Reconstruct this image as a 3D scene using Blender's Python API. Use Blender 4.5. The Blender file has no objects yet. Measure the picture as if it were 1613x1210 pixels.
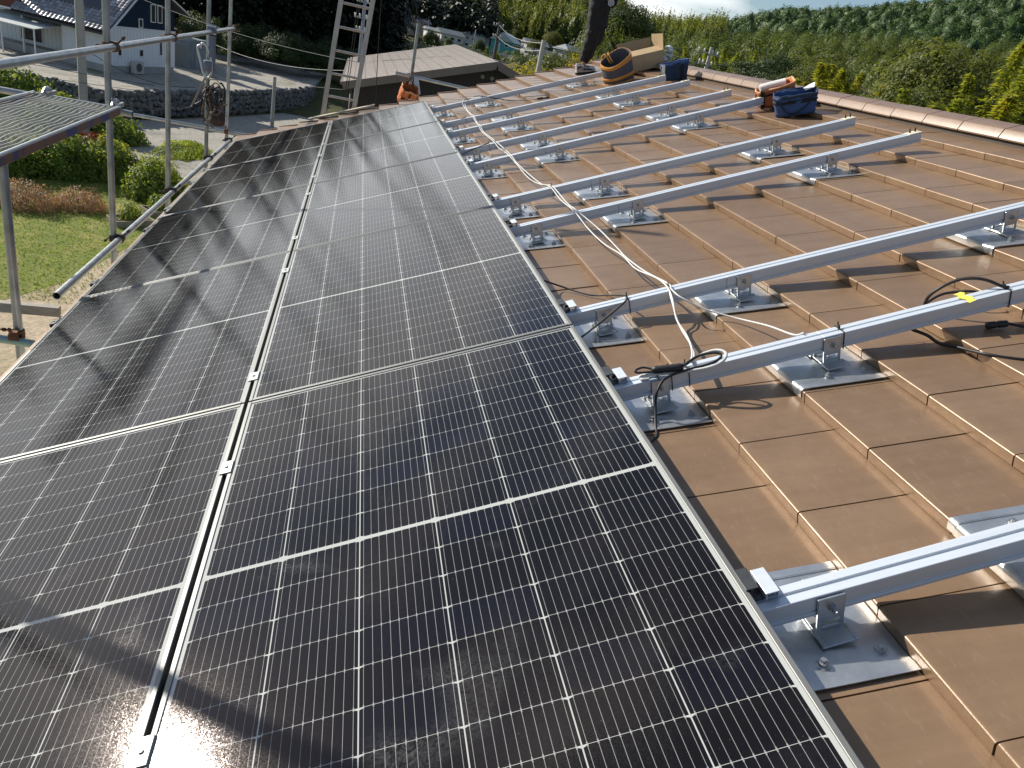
import bpy, bmesh, math, random
import numpy as np
from mathutils import Vector, Matrix, Euler

sc = bpy.context.scene
COL = sc.collection
rad = math.radians
PIT = rad(21.8)                      # roof pitch (4 in 10)
SP, CP = math.sin(PIT), math.cos(PIT)

# ------------------------------------------------------------------ camera
RC = ((0.96873338, -0.17895455, -0.17184556), (-0.23641461, -0.45571639, -0.85815541), (0.07525798, 0.8719506, -0.48377515))
MR = Matrix(((CP, 0, -SP), (0, 1, 0), (SP, 0, CP)))      # roof axes (up-slope, along eave, normal) -> world
def rt(u, v, n=0.0):
    return MR @ Vector((u, v, n))
cam_d = bpy.data.cameras.new('camera')
cam = bpy.data.objects.new('camera', cam_d); COL.objects.link(cam)
cx, cy, cz = (MR @ Vector(r) for r in RC)
CAM = Vector((-0.80850248, -2.24280549, 0.82883729))
m = Matrix(((cx.x, -cy.x, -cz.x, CAM.x), (cx.y, -cy.y, -cz.y, CAM.y), (cx.z, -cy.z, -cz.z, CAM.z), (0, 0, 0, 1)))
loc, rot, _ = m.decompose()
cam.location = loc; cam.rotation_mode = 'QUATERNION'; cam.rotation_quaternion = rot
cam_d.sensor_width = 36; cam_d.lens = 36 * 1133.37 / 1613
cam_d.clip_start = 0.05; cam_d.clip_end = 6000
sc.camera = cam

# ------------------------------------------------------------------ sky, sun, exposure
S = Vector((-0.64617, 0.5782, 0.49815)).normalized()     # towards the sun
world = bpy.data.worlds.new('World'); sc.world = world; world.use_nodes = True
wt = world.node_tree; wn = wt.nodes; wl = wt.links
bg = wn['Background']; bg.inputs[1].default_value = 0.078
sky = wn.new('ShaderNodeTexSky'); sky.sky_type = 'NISHITA'; sky.sun_disc = False
sky.sun_elevation = math.asin(S.z); sky.sun_rotation = math.atan2(S.x, S.y)
sky.air_density = 1.0; sky.dust_density = 0.35; sky.ozone_density = 2.6
# thin broken clouds in the sky itself
tcw = wn.new('ShaderNodeTexCoord'); mpw = wn.new('ShaderNodeMapping'); mpw.inputs['Scale'].default_value = (2.2, 2.2, 9.0)
mpw.inputs['Location'].default_value = (0.35, 0.1, 0.2)
nzw = wn.new('ShaderNodeTexNoise'); nzw.inputs['Scale'].default_value = 1.7; nzw.inputs['Detail'].default_value = 7; nzw.inputs['Roughness'].default_value = 0.55
rpw = wn.new('ShaderNodeValToRGB'); rpw.color_ramp.elements[0].position = 0.53; rpw.color_ramp.elements[1].position = 0.72
mxw = wn.new('ShaderNodeMix'); mxw.data_type = 'RGBA'; mxw.blend_type = 'MIX'
mxw.inputs['B'].default_value = (12.6, 12.6, 12.5, 1)
scw = wn.new('ShaderNodeMath'); scw.operation = 'MULTIPLY'; scw.inputs[1].default_value = 0.75
wl.new(tcw.outputs['Generated'], mpw.inputs['Vector']); wl.new(mpw.outputs['Vector'], nzw.inputs['Vector'])
sxw = wn.new('ShaderNodeSeparateXYZ'); wl.new(tcw.outputs['Generated'], sxw.inputs[0])
def wmath(op, a, b=None):
    n = wn.new('ShaderNodeMath'); n.operation = op
    for k, x in enumerate((a, b)):
        if x is None: continue
        if isinstance(x, (int, float)): n.inputs[k].default_value = x
        else: wl.new(x, n.inputs[k])
    return n.outputs[0]
def wss(x, a, b):
    n = wn.new('ShaderNodeMapRange'); n.interpolation_type = 'SMOOTHSTEP'; n.inputs['From Min'].default_value = a; n.inputs['From Max'].default_value = b
    wl.new(x, n.inputs['Value']); return n.outputs['Result']
# a bank of pale cloud lies low in the sky on the sun's side
side = wmath('ADD', wmath('MULTIPLY', sxw.outputs[0], -.38), wmath('MULTIPLY', sxw.outputs[1], .925))
bank = wmath('MULTIPLY', wss(side, .60, .86), wss(sxw.outputs[2], .50, .18))
fac = wmath('ADD', nzw.outputs['Fac'], wmath('MULTIPLY', bank, .44))
wl.new(fac, rpw.inputs['Fac'])
wl.new(rpw.outputs['Color'], scw.inputs[0]); wl.new(scw.outputs[0], mxw.inputs['Factor'])
wl.new(sky.outputs['Color'], mxw.inputs['A']); wl.new(mxw.outputs['Result'], bg.inputs['Color'])
sun_d = bpy.data.lights.new('sun', 'SUN'); sun_d.energy = 5.0; sun_d.angle = rad(0.55); sun_d.color = (1.0, 0.93, 0.82)
sun = bpy.data.objects.new('sun', sun_d); COL.objects.link(sun)
sun.rotation_mode = 'QUATERNION'; sun.rotation_quaternion = S.to_track_quat('Z', 'Y'); sun.location = (-30, 30, 40)
sc.view_settings.view_transform = 'Standard'; sc.view_settings.look = 'None'
sc.view_settings.gamma = 1.0; sc.view_settings.exposure = 0.42
try:
    sc.cycles.max_bounces = 6; sc.cycles.diffuse_bounces = 2; sc.cycles.glossy_bounces = 3; sc.cycles.transparent_max_bounces = 6
    sc.cycles.caustics_reflective = False; sc.cycles.sample_clamp_indirect = 4.0
except Exception:
    pass

# ------------------------------------------------------------------ helpers
class MB:
    """collects shapes and links them as one mesh object"""
    def __init__(self):
        self.v = []; self.f = []; self.mi = []; self.cur = 0
    def add(self, vs, fs):
        o = len(self.v); self.v.extend(Vector(p) for p in vs)
        for f in fs:
            self.f.append([o + i for i in f]); self.mi.append(self.cur)
        return self
    def box(self, c, s, R=None):
        x, y, z = s[0] / 2, s[1] / 2, s[2] / 2
        P = [(-x, -y, -z), (x, -y, -z), (x, y, -z), (-x, y, -z), (-x, -y, z), (x, -y, z), (x, y, z), (-x, y, z)]
        P = [Vector(p) for p in P]
        if R is not None: P = [R @ p for p in P]
        c = Vector(c)
        return self.add([p + c for p in P], [(0, 3, 2, 1), (4, 5, 6, 7), (0, 1, 5, 4), (1, 2, 6, 5), (2, 3, 7, 6), (3, 0, 4, 7)])
    def beam(self, a, b, w, h, up=(0, 0, 1)):
        a, b = Vector(a), Vector(b); d = (b - a); L = d.length; d.normalize()
        s = d.cross(Vector(up)).normalized(); t = s.cross(d)
        R = Matrix((d, s, t)).transposed()
        return self.box((a + b) / 2, (L, w, h), R)
    def tube(self, pts, r, seg=8, caps=True, radii=None):
        pts = [Vector(p) for p in pts]; n = len(pts)
        t0 = (pts[1] - pts[0]).normalized()
        up = Vector((0, 0, 1)) if abs(t0.z) < .9 else Vector((1, 0, 0))
        a = t0.cross(up).normalized(); vs = []; prev = t0
        for i, p in enumerate(pts):
            t = (pts[min(i + 1, n - 1)] - pts[max(i - 1, 0)])
            t = t.normalized() if t.length > 1e-9 else prev
            a = (a - t * a.dot(t))
            a = a.normalized() if a.length > 1e-6 else t.orthogonal().normalized()
            b = t.cross(a); rr = radii[i] if radii else r; prev = t
            for k in range(seg):
                th = 2 * math.pi * k / seg
                vs.append(p + a * (rr * math.cos(th)) + b * (rr * math.sin(th)))
        fs = []
        for i in range(n - 1):
            for k in range(seg):
                k2 = (k + 1) % seg
                fs.append((i * seg + k, i * seg + k2, (i + 1) * seg + k2, (i + 1) * seg + k))
        if caps:
            fs.append(tuple(reversed(range(seg)))); fs.append(tuple((n - 1) * seg + k for k in range(seg)))
        return self.add(vs, fs)
    def pipe(self, a, b, ro, ri, seg=14):
        """hollow tube with open ends"""
        a, b = Vector(a), Vector(b); t = (b - a).normalized()
        x = t.orthogonal().normalized(); y = t.cross(x); vs = []
        for (p, r) in ((a, ro), (b, ro), (b, ri), (a, ri)):
            for k in range(seg):
                th = 2 * math.pi * k / seg
                vs.append(p + x * (r * math.cos(th)) + y * (r * math.sin(th)))
        fs = []
        for i in range(4):
            j = (i + 1) % 4
            for k in range(seg):
                k2 = (k + 1) % seg
                fs.append((i * seg + k, i * seg + k2, j * seg + k2, j * seg + k))
        return self.add(vs, fs)
    def prism(self, prof, a, b, R=None):
        """2D profile (list of (p, q)) swept from a to b; p, q along the columns of R (3x2 list of vectors)"""
        P, Q = R; a, b = Vector(a), Vector(b); n = len(prof)
        vs = [a + P * p + Q * q for p, q in prof] + [b + P * p + Q * q for p, q in prof]
        fs = [(i, (i + 1) % n, n + (i + 1) % n, n + i) for i in range(n)]
        fs += [tuple(reversed(range(n))), tuple(range(n, 2 * n))]
        return self.add(vs, fs)
    def lathe(self, prof, c=(0, 0, 0), seg=20):
        """profile [(r, z)] spun round z"""
        c = Vector(c); vs = []
        for r, z in prof:
            for k in range(seg):
                th = 2 * math.pi * k / seg
                vs.append(c + Vector((r * math.cos(th), r * math.sin(th), z)))
        fs = []
        for i in range(len(prof) - 1):
            for k in range(seg):
                k2 = (k + 1) % seg
                fs.append((i * seg + k, i * seg + k2, (i + 1) * seg + k2, (i + 1) * seg + k))
        fs.append(tuple(reversed(range(seg)))); fs.append(tuple((len(prof) - 1) * seg + k for k in range(seg)))
        return self.add(vs, fs)
    def build(self, name, mats, parent=None, smooth=False, bevel=0, bseg=2, autos=None, recalc=True):
        me = bpy.data.meshes.new(name)
        me.from_pydata([tuple(p) for p in self.v], [], self.f)
        if not isinstance(mats, (list, tuple)): mats = [mats]
        for mm in mats: me.materials.append(mm)
        if len(mats) > 1: me.polygons.foreach_set('material_index', self.mi)
        if recalc:
            bm = bmesh.new(); bm.from_mesh(me); bmesh.ops.recalc_face_normals(bm, faces=bm.faces); bm.to_mesh(me); bm.free()
        if smooth:
            me.polygons.foreach_set('use_smooth', [True] * len(me.polygons))
            if autos is not None:
                try: me.set_sharp_from_angle(angle=rad(autos))
                except Exception: pass
        me.update()
        o = bpy.data.objects.new(name, me); COL.objects.link(o)
        if parent is not None: o.parent = parent
        if bevel:
            b = o.modifiers.new('bevel', 'BEVEL'); b.width = bevel; b.segments = bseg; b.limit_method = 'ANGLE'; b.angle_limit = rad(40)
        return o

def np_mesh(name, V, Q, mat, smooth=False):
    """mesh from numpy vertices and quads"""
    V = np.ascontiguousarray(V, dtype=np.float32); Q = np.ascontiguousarray(Q, dtype=np.int32)
    me = bpy.data.meshes.new(name); k = Q.shape[1]
    me.vertices.add(len(V)); me.vertices.foreach_set('co', V.ravel())
    me.loops.add(Q.size); me.loops.foreach_set('vertex_index', Q.ravel())
    me.polygons.add(len(Q)); me.polygons.foreach_set('loop_start', np.arange(0, Q.size, k, dtype=np.int32))
    me.polygons.foreach_set('loop_total', np.full(len(Q), k, dtype=np.int32))
    if smooth: me.polygons.foreach_set('use_smooth', np.ones(len(Q), dtype=bool))
    me.update(calc_edges=True); me.validate()
    for mm in (mat if isinstance(mat, (list, tuple)) else [mat]): me.materials.append(mm)
    return me

def tag(o, label=None, cat=None, group=None, kind=None):
    if label: o['label'] = label
    if cat: o['category'] = cat
    if group: o['group'] = group
    if kind: o['kind'] = kind
    return o
def link(name, me, parent=None):
    o = bpy.data.objects.new(name, me); COL.objects.link(o)
    if parent is not None: o.parent = parent
    return o
def thing(name, label, cat, loc=(0, 0, 0), group=None, roof=False, yaw=0.0):
    o = bpy.data.objects.new(name, None); COL.objects.link(o); o.empty_display_size = .1
    M = Matrix.Rotation(yaw, 3, 'Z')
    if roof: M = MR @ M
    o.matrix_world = Matrix.Translation(Vector(loc)) @ M.to_4x4()
    return tag(o, label, cat, group)
def struct(o):
    o['kind'] = 'structure'; return o
def copy_tree(o, parent=None):
    c = o.copy(); COL.objects.link(c)
    if parent is not None: c.parent = parent
    for ch in list(o.children): copy_tree(ch, c)
    return c
def smooth_path(pts, sub=5):
    """Catmull-Rom through points"""
    P = [Vector(p) for p in pts]; P = [P[0] * 2 - P[1]] + P + [P[-1] * 2 - P[-2]]; out = []
    for i in range(1, len(P) - 2):
        p0, p1, p2, p3 = P[i - 1], P[i], P[i + 1], P[i + 2]
        for k in range(sub):
            t = k / sub
            out.append(.5 * ((2 * p1) + (p2 - p0) * t + (2 * p0 - 5 * p1 + 4 * p2 - p3) * t * t + (3 * p1 - p0 - 3 * p2 + p3) * t ** 3))
    out.append(P[-2]); return out

# ------------------------------------------------------------------ materials
def nodes_of(name):
    mt = bpy.data.materials.new(name); mt.use_nodes = True
    nt = mt.node_tree; b = nt.nodes['Principled BSDF']
    return mt, nt, b
class NT:
    """small node-tree calculator"""
    def __init__(self, nt): self.nt = nt
    def val(self, op, a, b=None, c=None):
        n = self.nt.nodes.new('ShaderNodeMath'); n.operation = op
        for i, x in enumerate((a, b, c)):
            if x is None: continue
            if isinstance(x, (int, float)): n.inputs[i].default_value = x
            else: self.nt.links.new(x, n.inputs[i])
        return n.outputs[0]
    def noise(self, vec, scale, detail=4, rough=.55, dist=0):
        n = self.nt.nodes.new('ShaderNodeTexNoise'); n.inputs['Scale'].default_value = scale
        n.inputs['Detail'].default_value = detail; n.inputs['Roughness'].default_value = rough; n.inputs['Distortion'].default_value = dist
        if vec is not None: self.nt.links.new(vec, n.inputs['Vector'])
        return n.outputs['Fac']
    def ramp(self, fac, stops):
        n = self.nt.nodes.new('ShaderNodeValToRGB'); e = n.color_ramp.elements
        e[0].position, e[0].color = stops[0][0], (*stops[0][1], 1)
        e[1].position, e[1].color = stops[1][0], (*stops[1][1], 1)
        for p, c in stops[2:]:
            x = e.new(p); x.color = (*c, 1)
        self.nt.links.new(fac, n.inputs[0]); return n.outputs[0]
    def mix(self, fac, a, b, blend='MIX'):
        n = self.nt.nodes.new('ShaderNodeMix'); n.data_type = 'RGBA'; n.blend_type = blend
        for key, x in (('Factor', fac), ('A', a), ('B', b)):
            s = n.inputs[key] if key == 'Factor' else [i for i in n.inputs if i.name == key and i.type == 'RGBA'][0]
            if isinstance(x, (int, float)): s.default_value = x
            elif isinstance(x, tuple): s.default_value = (*x, 1)
            else: self.nt.links.new(x, s)
        return [o for o in n.outputs if o.type == 'RGBA'][0]
    def coord(self, kind='Object', scale=None):
        n = self.nt.nodes.new('ShaderNodeTexCoord'); o = n.outputs[kind]
        if scale:
            mp = self.nt.nodes.new('ShaderNodeMapping'); mp.inputs['Scale'].default_value = scale
            self.nt.links.new(o, mp.inputs['Vector']); o = mp.outputs['Vector']
        return o
    def bump(self, h, strength=.3, dist=.01):
        n = self.nt.nodes.new('ShaderNodeBump'); n.inputs['Strength'].default_value = strength; n.inputs['Distance'].default_value = dist
        self.nt.links.new(h, n.inputs['Height']); return n.outputs['Normal']
    def island(self):
        return self.nt.nodes.new('ShaderNodeNewGeometry').outputs['Random Per Island']
    def objrand(self):
        return self.nt.nodes.new('ShaderNodeObjectInfo').outputs['Random']

def mat(name, col, rough=.6, metal=0, var=.12, scale=6, bump=0, bscale=None, rvar=.1, stretch=None, spec=.5, coat=0, isl=0):
    """plain surface with worn, uneven tone and gloss"""
    mt, nt, b = nodes_of(name); t = NT(nt)
    co = t.coord('Object', stretch)
    f = t.noise(co, scale, 6, .6)
    dk = tuple(max(0, c * (1 - var)) for c in col); lt = tuple(min(1, c * (1 + var)) for c in col)
    c = t.ramp(f, [(.3, dk), (.7, lt)])
    if isl:
        k = t.island(); c = t.mix(k, c, t.mix(1.0, c, (1 - isl, 1 - isl, 1 - isl), 'MULTIPLY'))
    nt.links.new(c, b.inputs['Base Color'])
    f2 = t.noise(co, scale * 2.7, 5, .65)
    r = t.val('ADD', t.val('MULTIPLY', f2, rvar * 2), rough - rvar)
    nt.links.new(r, b.inputs['Roughness']); b.inputs['Metallic'].default_value = metal
    b.inputs['Specular IOR Level'].default_value = spec; b.inputs['Coat Weight'].default_value = coat
    if bump:
        f3 = t.noise(co, bscale or scale * 8, 5, .6)
        nt.links.new(t.bump(f3, bump, .01), b.inputs['Normal'])
    return mt
# ------------------------------------------------------------------ shared materials
M_alu = mat('anodised_aluminium', (.64, .70, .765), .40, .30, .04, 9, stretch=(.4, 6, 6), rvar=.08)
M_alu_dark = mat('anodised_dark_aluminium', (.07, .075, .08), .45, .6, .1, 20)
M_frame = mat('frame_aluminium', (.20, .205, .20), .50, .65, .05, 12, stretch=(1, 1, 1), rvar=.06)
M_galv = mat('galvanised_sheet', (.56, .59, .61), .36, .85, .16, 14, rvar=.16, bump=.05)
M_steel = mat('galvanised_tube', (.36, .39, .40), .36, .6, .25, 9, rvar=.15, bump=.05)
M_steel_dk = mat('weathered_tube', (.25, .28, .28), .5, .55, .3, 8, rvar=.15, bump=.05)
M_rust = mat('rusty_clamp_steel', (.16, .075, .04), .75, .3, .45, 30, bump=.3)
M_bolt = mat('zinc_bolt', (.45, .46, .46), .35, .9, .15, 60)
M_black = mat('black_rubber', (.012, .012, .013), .5, 0, .2, 40)
M_white_cable = mat('white_cable_sheath', (.62, .62, .60), .45, 0, .06, 12)
M_foam = mat('cream_plastic', (.72, .68, .5), .6, 0, .08, 20)
M_white = mat('white_plastic', (.78, .78, .76), .5, 0, .05, 14)
M_clampgrey = mat('grey_clamp_aluminium', (.42, .45, .44), .45, .5, .06, 30)

def tile_mat():
    mt, nt, b = nodes_of('glazed_brown_tile'); t = NT(nt); co = t.coord('Object')
    f = t.noise(co, 9, 7, .65); isl = t.island()
    c = t.ramp(f, [(.28, (.228, .146, .083)), (.72, (.288, .191, .114))])
    c = t.mix(isl, c, t.mix(1.0, c, (.80, .79, .79), 'MULTIPLY'))
    st = t.noise(t.coord('Object', (1.2, 22, 1.2)), 1.0, 5, .6); c = t.mix(1.0, c, t.ramp(st, [(.32, (.88, .87, .86)), (.68, (1.07, 1.06, 1.06))]), 'MULTIPLY')
    big = t.noise(co, 1.3, 4, .6); c = t.mix(t.val('MULTIPLY', big, .35), c, (.27, .18, .12))
    spk = t.noise(co, 420, 2, .5); sp = t.val('GREATER_THAN', spk, .77); c = t.mix(t.val('MULTIPLY', sp, .5), c, (.5, .42, .34))
    dust = t.noise(t.coord('Object', (3, 1, 1)), 26, 6, .7); dm = t.val('MULTIPLY', t.val('SUBTRACT', dust, .55, ), 1.2); dm = t.val('MAXIMUM', dm, 0.0)
    c = t.mix(dm, c, (.42, .34, .27))
    nt.links.new(c, b.inputs['Base Color'])
    r = t.val('ADD', t.val('MULTIPLY', t.noise(co, 30, 5, .6), .2), .24); nt.links.new(r, b.inputs['Roughness'])
    b.inputs['Specular IOR Level'].default_value = .5; b.inputs['Metallic'].default_value = .20
    nt.links.new(t.bump(t.noise(co, 260, 3, .6), .06, .004), b.inputs['Normal'])
    return mt
M_tile = tile_mat()

# ------------------------------------------------------------------ our own house: tiled roof, ridge, verge, walls
GZ = -7.5
COURSE, TW, U0 = .277, .3035, .262
house = thing('tiled_house', 'house under the photographer, its brown glazed flat tile roof filling the right half', 'house', (0, 0, GZ))
def roof_top(u):                                            # tile top height n at u
    s = (u - U0) % COURSE
    return -.1205 - .034 * s / COURSE
rng = random.Random(4)
tiles = MB()
prof = [(.003, -.1555), (.0, -.152), (.0, -.1260), (.0008, -.1230), (.0032, -.1208), (.008, -.1202), (.03, -.1228), (.15, -.1382), (.298, -.1565), (.298, -.165), (.02, -.1575)]
for k in range(-10, 9):
    ul = U0 + COURSE * k
    ph = .185 if k % 2 == 0 else .035
    j0 = int(math.floor((-4.2 - ph) / TW))
    v = ph + j0 * TW
    while v < 8.45:
        a, b2 = v + .0021, min(v + TW - .0021, 8.465)
        if b2 - a > .02:
            dn = rng.uniform(-.0009, .0009); tl = rng.uniform(-.0012, .0012); du = rng.uniform(-.0008, .0008)
            vs = []
            for vv, e in ((a, -tl), (b2, tl)):
                for s, n in prof:
                    s2 = min(s, 2.735 - ul) if k == 8 else s
                    n2 = n if not (k == 8 and s > .25) else n
                    vs.append(rt(ul + s2 + du, vv, n2 + dn + e))
            nP = len(prof)
            # edge ring slightly inset so that the tile ends look rounded
            fs = [(i, (i + 1) % nP, nP + (i + 1) % nP, nP + i) for i in range(nP)]
            fs += [tuple(reversed(range(nP))), tuple(range(nP, 2 * nP))]
            tiles.add([p - Vector((0, 0, GZ)) for p in vs], fs)
        v += TW
tiled = tiles.build('tiled_roof', M_tile, house, smooth=True, autos=38)
M_deck = mat('roof_underlay', (.06, .045, .035), .8, 0, .1, 4)
ud = MB(); R2 = (MR @ Vector((1, 0, 0)), MR @ Vector((0, 0, 1)))
ud.prism([(-2.46, -.172), (2.74, -.172), (2.74, -.30), (-2.46, -.30)], Vector((0, -4.2, -GZ)), Vector((0, 8.44, -GZ)), R2)
ud.build('roof_boarding', M_deck, house)
# ridge caps, each tile a segment of the ridge part
M_ridge = mat('glazed_ridge_tile', (.245, .160, .105), .35, 0, .12, 14, rvar=.07, bump=.05, bscale=220, isl=.12)
rd = MB(); XR = 2.665
rp = [(-.116, .890), (-.119, .897), (-.1035, .941), (-.099, .946), (-.090, .949), (-.01, .982), (.01, .982), (.090, .949), (.099, .946), (.1035, .941), (.119, .897), (.116, .890)]
vv = -4.2; i = 0
while vv < 8.45:
    ve = min(vv + .301, 8.47); dz = rng.uniform(-.002, .002)
    rd.prism([(p, q + dz - .002) for p, q in rp], Vector((XR, vv + .002, -GZ)), Vector((XR, ve - .002, -GZ)), (Vector((1, 0, 0)), Vector((0, 0, 1))))
    vv += .304
rd.build('ridge_tiles', M_ridge, house, smooth=True, autos=30)
# mortar bed under the ridge and the far slope
rb = MB(); rb.prism([(-.10, .80), (-.10, .894), (.10, .894), (.10, .80)], Vector((XR, -4.2, -GZ)), Vector((XR, 8.45, -GZ)), (Vector((1, 0, 0)), Vector((0, 0, 1))))
rb.build('ridge_bed', M_deck, house)
fs_ = MB()
for k in range(18):
    x0 = 2.78 + k * .258; z0 = .862 - k * .1031
    fs_.prism([(0, 0), (.275, -.100), (.275, -.135), (0, -.05)], Vector((x0, -4.2, z0 - GZ)), Vector((x0, 8.46, z0 - GZ)), (Vector((1, 0, 0)), Vector((0, 0, 1))))
fs_.build('far_roof_slope', M_tile, house)
vg = MB()
for k in range(-10, 9):
    ul = U0 + COURSE * k
    pr_ = [(.0, -.26), (.0, -.118), (.004, -.1135), (.012, -.1125), (.278, -.1405), (.278, -.26)]
    vg.prism(pr_, rt(0, 8.467, 0) + MR @ Vector((ul, 0, 0)) - Vector((0, 0, GZ)), rt(0, 8.492, 0) + MR @ Vector((ul, 0, 0)) - Vector((0, 0, GZ)), R2)
vg.build('verge_tiles', M_tile, house, smooth=True, autos=35)
M_wall0 = mat('cream_siding', (.55, .53, .48), .8, 0, .06, 2)
wb = MB()
zr = .60; xl, xr_ = -1.75, 7.0
wb.add([(xl, -4.0, 0), (xr_, -4.0, 0), (xr_, 8.0, 0), (xl, 8.0, 0), (xl, -4.0, -1.05 - GZ), (xr_, -4.0, -1.05 - GZ), (xr_, 8.0, -1.05 - GZ), (xl, 8.0, -1.05 - GZ), (XR, -4.0, .58 - GZ), (XR, 8.0, .58 - GZ)],
       [(0, 1, 5, 8, 4), (2, 3, 7, 9, 6), (3, 0, 4, 7), (1, 2, 6, 5), (4, 8, 9, 7), (8, 5, 6, 9)])
wb.build('wall', M_wall0, house)
gt = MB(); gp = [(-.06, 0), (-.06, -.09), (.06, -.09), (.06, 0), (.05, 0), (.05, -.08), (-.05, -.08), (-.05, 0)]
e0 = rt(-2.47, 0, -.2) - Vector((0, 0, GZ)); gt.prism(gp, e0 + Vector((0, -4.2, 0)), e0 + Vector((0, 8.45, 0)), (Vector((1, 0, 0)), Vector((0, 0, 1))))
gt.build('gutter', mat('brown_gutter', (.08, .05, .04), .5), house)

# ------------------------------------------------------------------ solar panels
PW, PL, GU, GV = 1.134, 1.722, .0122, .010
def glass_mat():
    mt, nt, b = nodes_of('solar_cells_under_glass'); t = NT(nt)
    sp = nt.nodes.new('ShaderNodeSeparateXYZ'); co = t.coord('Object'); nt.links.new(co, sp.inputs[0])
    x, y = sp.outputs[0], sp.outputs[1]
    px, py = .1822, .0930
    xi = t.val('DIVIDE', t.val('SUBTRACT', x, .0204), px); fx = t.val('FRACT', xi)
    dx = t.val('MULTIPLY', t.val('MINIMUM', fx, t.val('SUBTRACT', 1.0, fx)), px)
    yy = t.val('SUBTRACT', t.val('ABSOLUTE', t.val('SUBTRACT', y, .861)), .0055)
    yi = t.val('DIVIDE', yy, py); fy = t.val('FRACT', yi)
    dy = t.val('MULTIPLY', t.val('MINIMUM', fy, t.val('SUBTRACT', 1.0, fy)), py)
    w = t.val('LESS_THAN', dx, .0013)
    w = t.val('MAXIMUM', w, t.val('LESS_THAN', dy, .00045))
    w = t.val('MAXIMUM', w, t.val('LESS_THAN', yy, 0.0))
    w = t.val('MAXIMUM', w, t.val('GREATER_THAN', yi, 9.0))
    w = t.val('MAXIMUM', w, t.val('LESS_THAN', xi, 0.0)); w = t.val('MAXIMUM', w, t.val('GREATER_THAN', xi, 6.0))
    ch = t.val('ADD', t.val('MULTIPLY', dx, .62), t.val('MULTIPLY', fy, py * 1.5)); w = t.val('MAXIMUM', w, t.val('LESS_THAN', ch, .0078))
    fb = t.val('FRACT', t.val('MULTIPLY', fx, 10.0)); db = t.val('MULTIPLY', t.val('ABSOLUTE', t.val('SUBTRACT', fb, .5)), px / 10)
    bus = t.val('LESS_THAN', db, .00046)
    tab = t.val('MULTIPLY', t.val('LESS_THAN', db, .0012), t.val('LESS_THAN', dy, .0042))
    bus = t.val('MAXIMUM', bus, tab)
    # each half-cell has its own faint tone
    cb = nt.nodes.new('ShaderNodeCombineXYZ')
    nt.links.new(t.val('FLOOR', xi), cb.inputs[0]); nt.links.new(t.val('FLOOR', t.val('DIVIDE', t.val('SUBTRACT', y, .861), py)), cb.inputs[1]); nt.links.new(t.objrand(), cb.inputs[2])
    wnz = nt.nodes.new('ShaderNodeTexWhiteNoise'); wnz.noise_dimensions = '3D'; nt.links.new(cb.outputs[0], wnz.inputs['Vector'])
    cell = t.ramp(wnz.outputs['Value'], [(0, (.0062, .0054, .0054)), (.75, (.0074, .0066, .0070)), (1, (.0064, .0066, .0110))])
    # dust film and wipe marks
    mpo = nt.nodes.new('ShaderNodeVectorMath'); mpo.operation = 'ADD'; cbo = nt.nodes.new('ShaderNodeCombineXYZ')
    nt.links.new(t.val('MULTIPLY', t.objrand(), 37.0), cbo.inputs[0]); nt.links.new(t.val('MULTIPLY', t.objrand(), 11.0), cbo.inputs[1]); nt.links.new(co, mpo.inputs[0]); nt.links.new(cbo.outputs[0], mpo.inputs[1]); cof = mpo.outputs[0]
    d1 = t.noise(cof, 3.2, 6, .7, 1.2); dm = t.val('MULTIPLY', t.val('MAXIMUM', t.val('SUBTRACT', d1, .50), 0.0), .10)
    c = t.mix(bus, cell, (.27, .28, .27)); c = t.mix(w, c, (.43, .45, .43)); c = t.mix(dm, c, (.22, .20, .18))
    sm = t.val('MULTIPLY', t.val('MINIMUM', t.val('MAXIMUM', t.val('MULTIPLY', t.val('SUBTRACT', t.noise(cof, 3.4, 3, .6, .8), .635), 9.0), 0.0), 1.0), t.val('MULTIPLY', t.val('MAXIMUM', t.val('SUBTRACT', t.noise(cof, 46, 5, .7, 3.0), .40), 0.0), .5))     # cloth wipes and hand marks
    c = t.mix(sm, c, (.34, .35, .35))
    spk = t.val('GREATER_THAN', t.noise(cof, 230, 1, .5), .80); c = t.mix(t.val('MULTIPLY', spk, .25), c, (.3, .28, .25))
    nt.links.new(c, b.inputs['Base Color'])
    r = t.val('ADD', t.val('ADD', t.val('MULTIPLY', t.noise(cof, 5, 5, .65), .025), .058), t.val('MULTIPLY', sm, .5)); nt.links.new(r, b.inputs['Roughness'])
    b.inputs['IOR'].default_value = 1.5; b.inputs['Specular IOR Level'].default_value = .42; b.inputs['Specular Tint'].default_value = (1.0, .86, .82, 1)   # anti-reflection coat
    vo = nt.nodes.new('ShaderNodeTexVoronoi'); vo.inputs['Scale'].default_value = 620; nt.links.new(co, vo.inputs['Vector'])
    ge = nt.nodes.new('ShaderNodeNewGeometry')
    def vm(op, a, b2):
        n_ = nt.nodes.new('ShaderNodeVectorMath'); n_.operation = op
        nt.links.new(a, n_.inputs[0])
        if isinstance(b2, tuple): n_.inputs[1].default_value = b2
        elif b2 is not None: nt.links.new(b2, n_.inputs[1])
        return n_.outputs[0]
    off = vm('MULTIPLY', vm('SUBTRACT', vo.outputs['Color'], (.5, .5, .5)), (.036, .036, .0))   # prismatic texture of the solar glass
    nt.links.new(vm('NORMALIZE', vm('ADD', ge.outputs['Normal'], off), None), b.inputs['Normal'])
    return mt
M_cells = glass_mat()
M_back = mat('panel_backsheet', (.6, .6, .6), .6)
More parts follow.
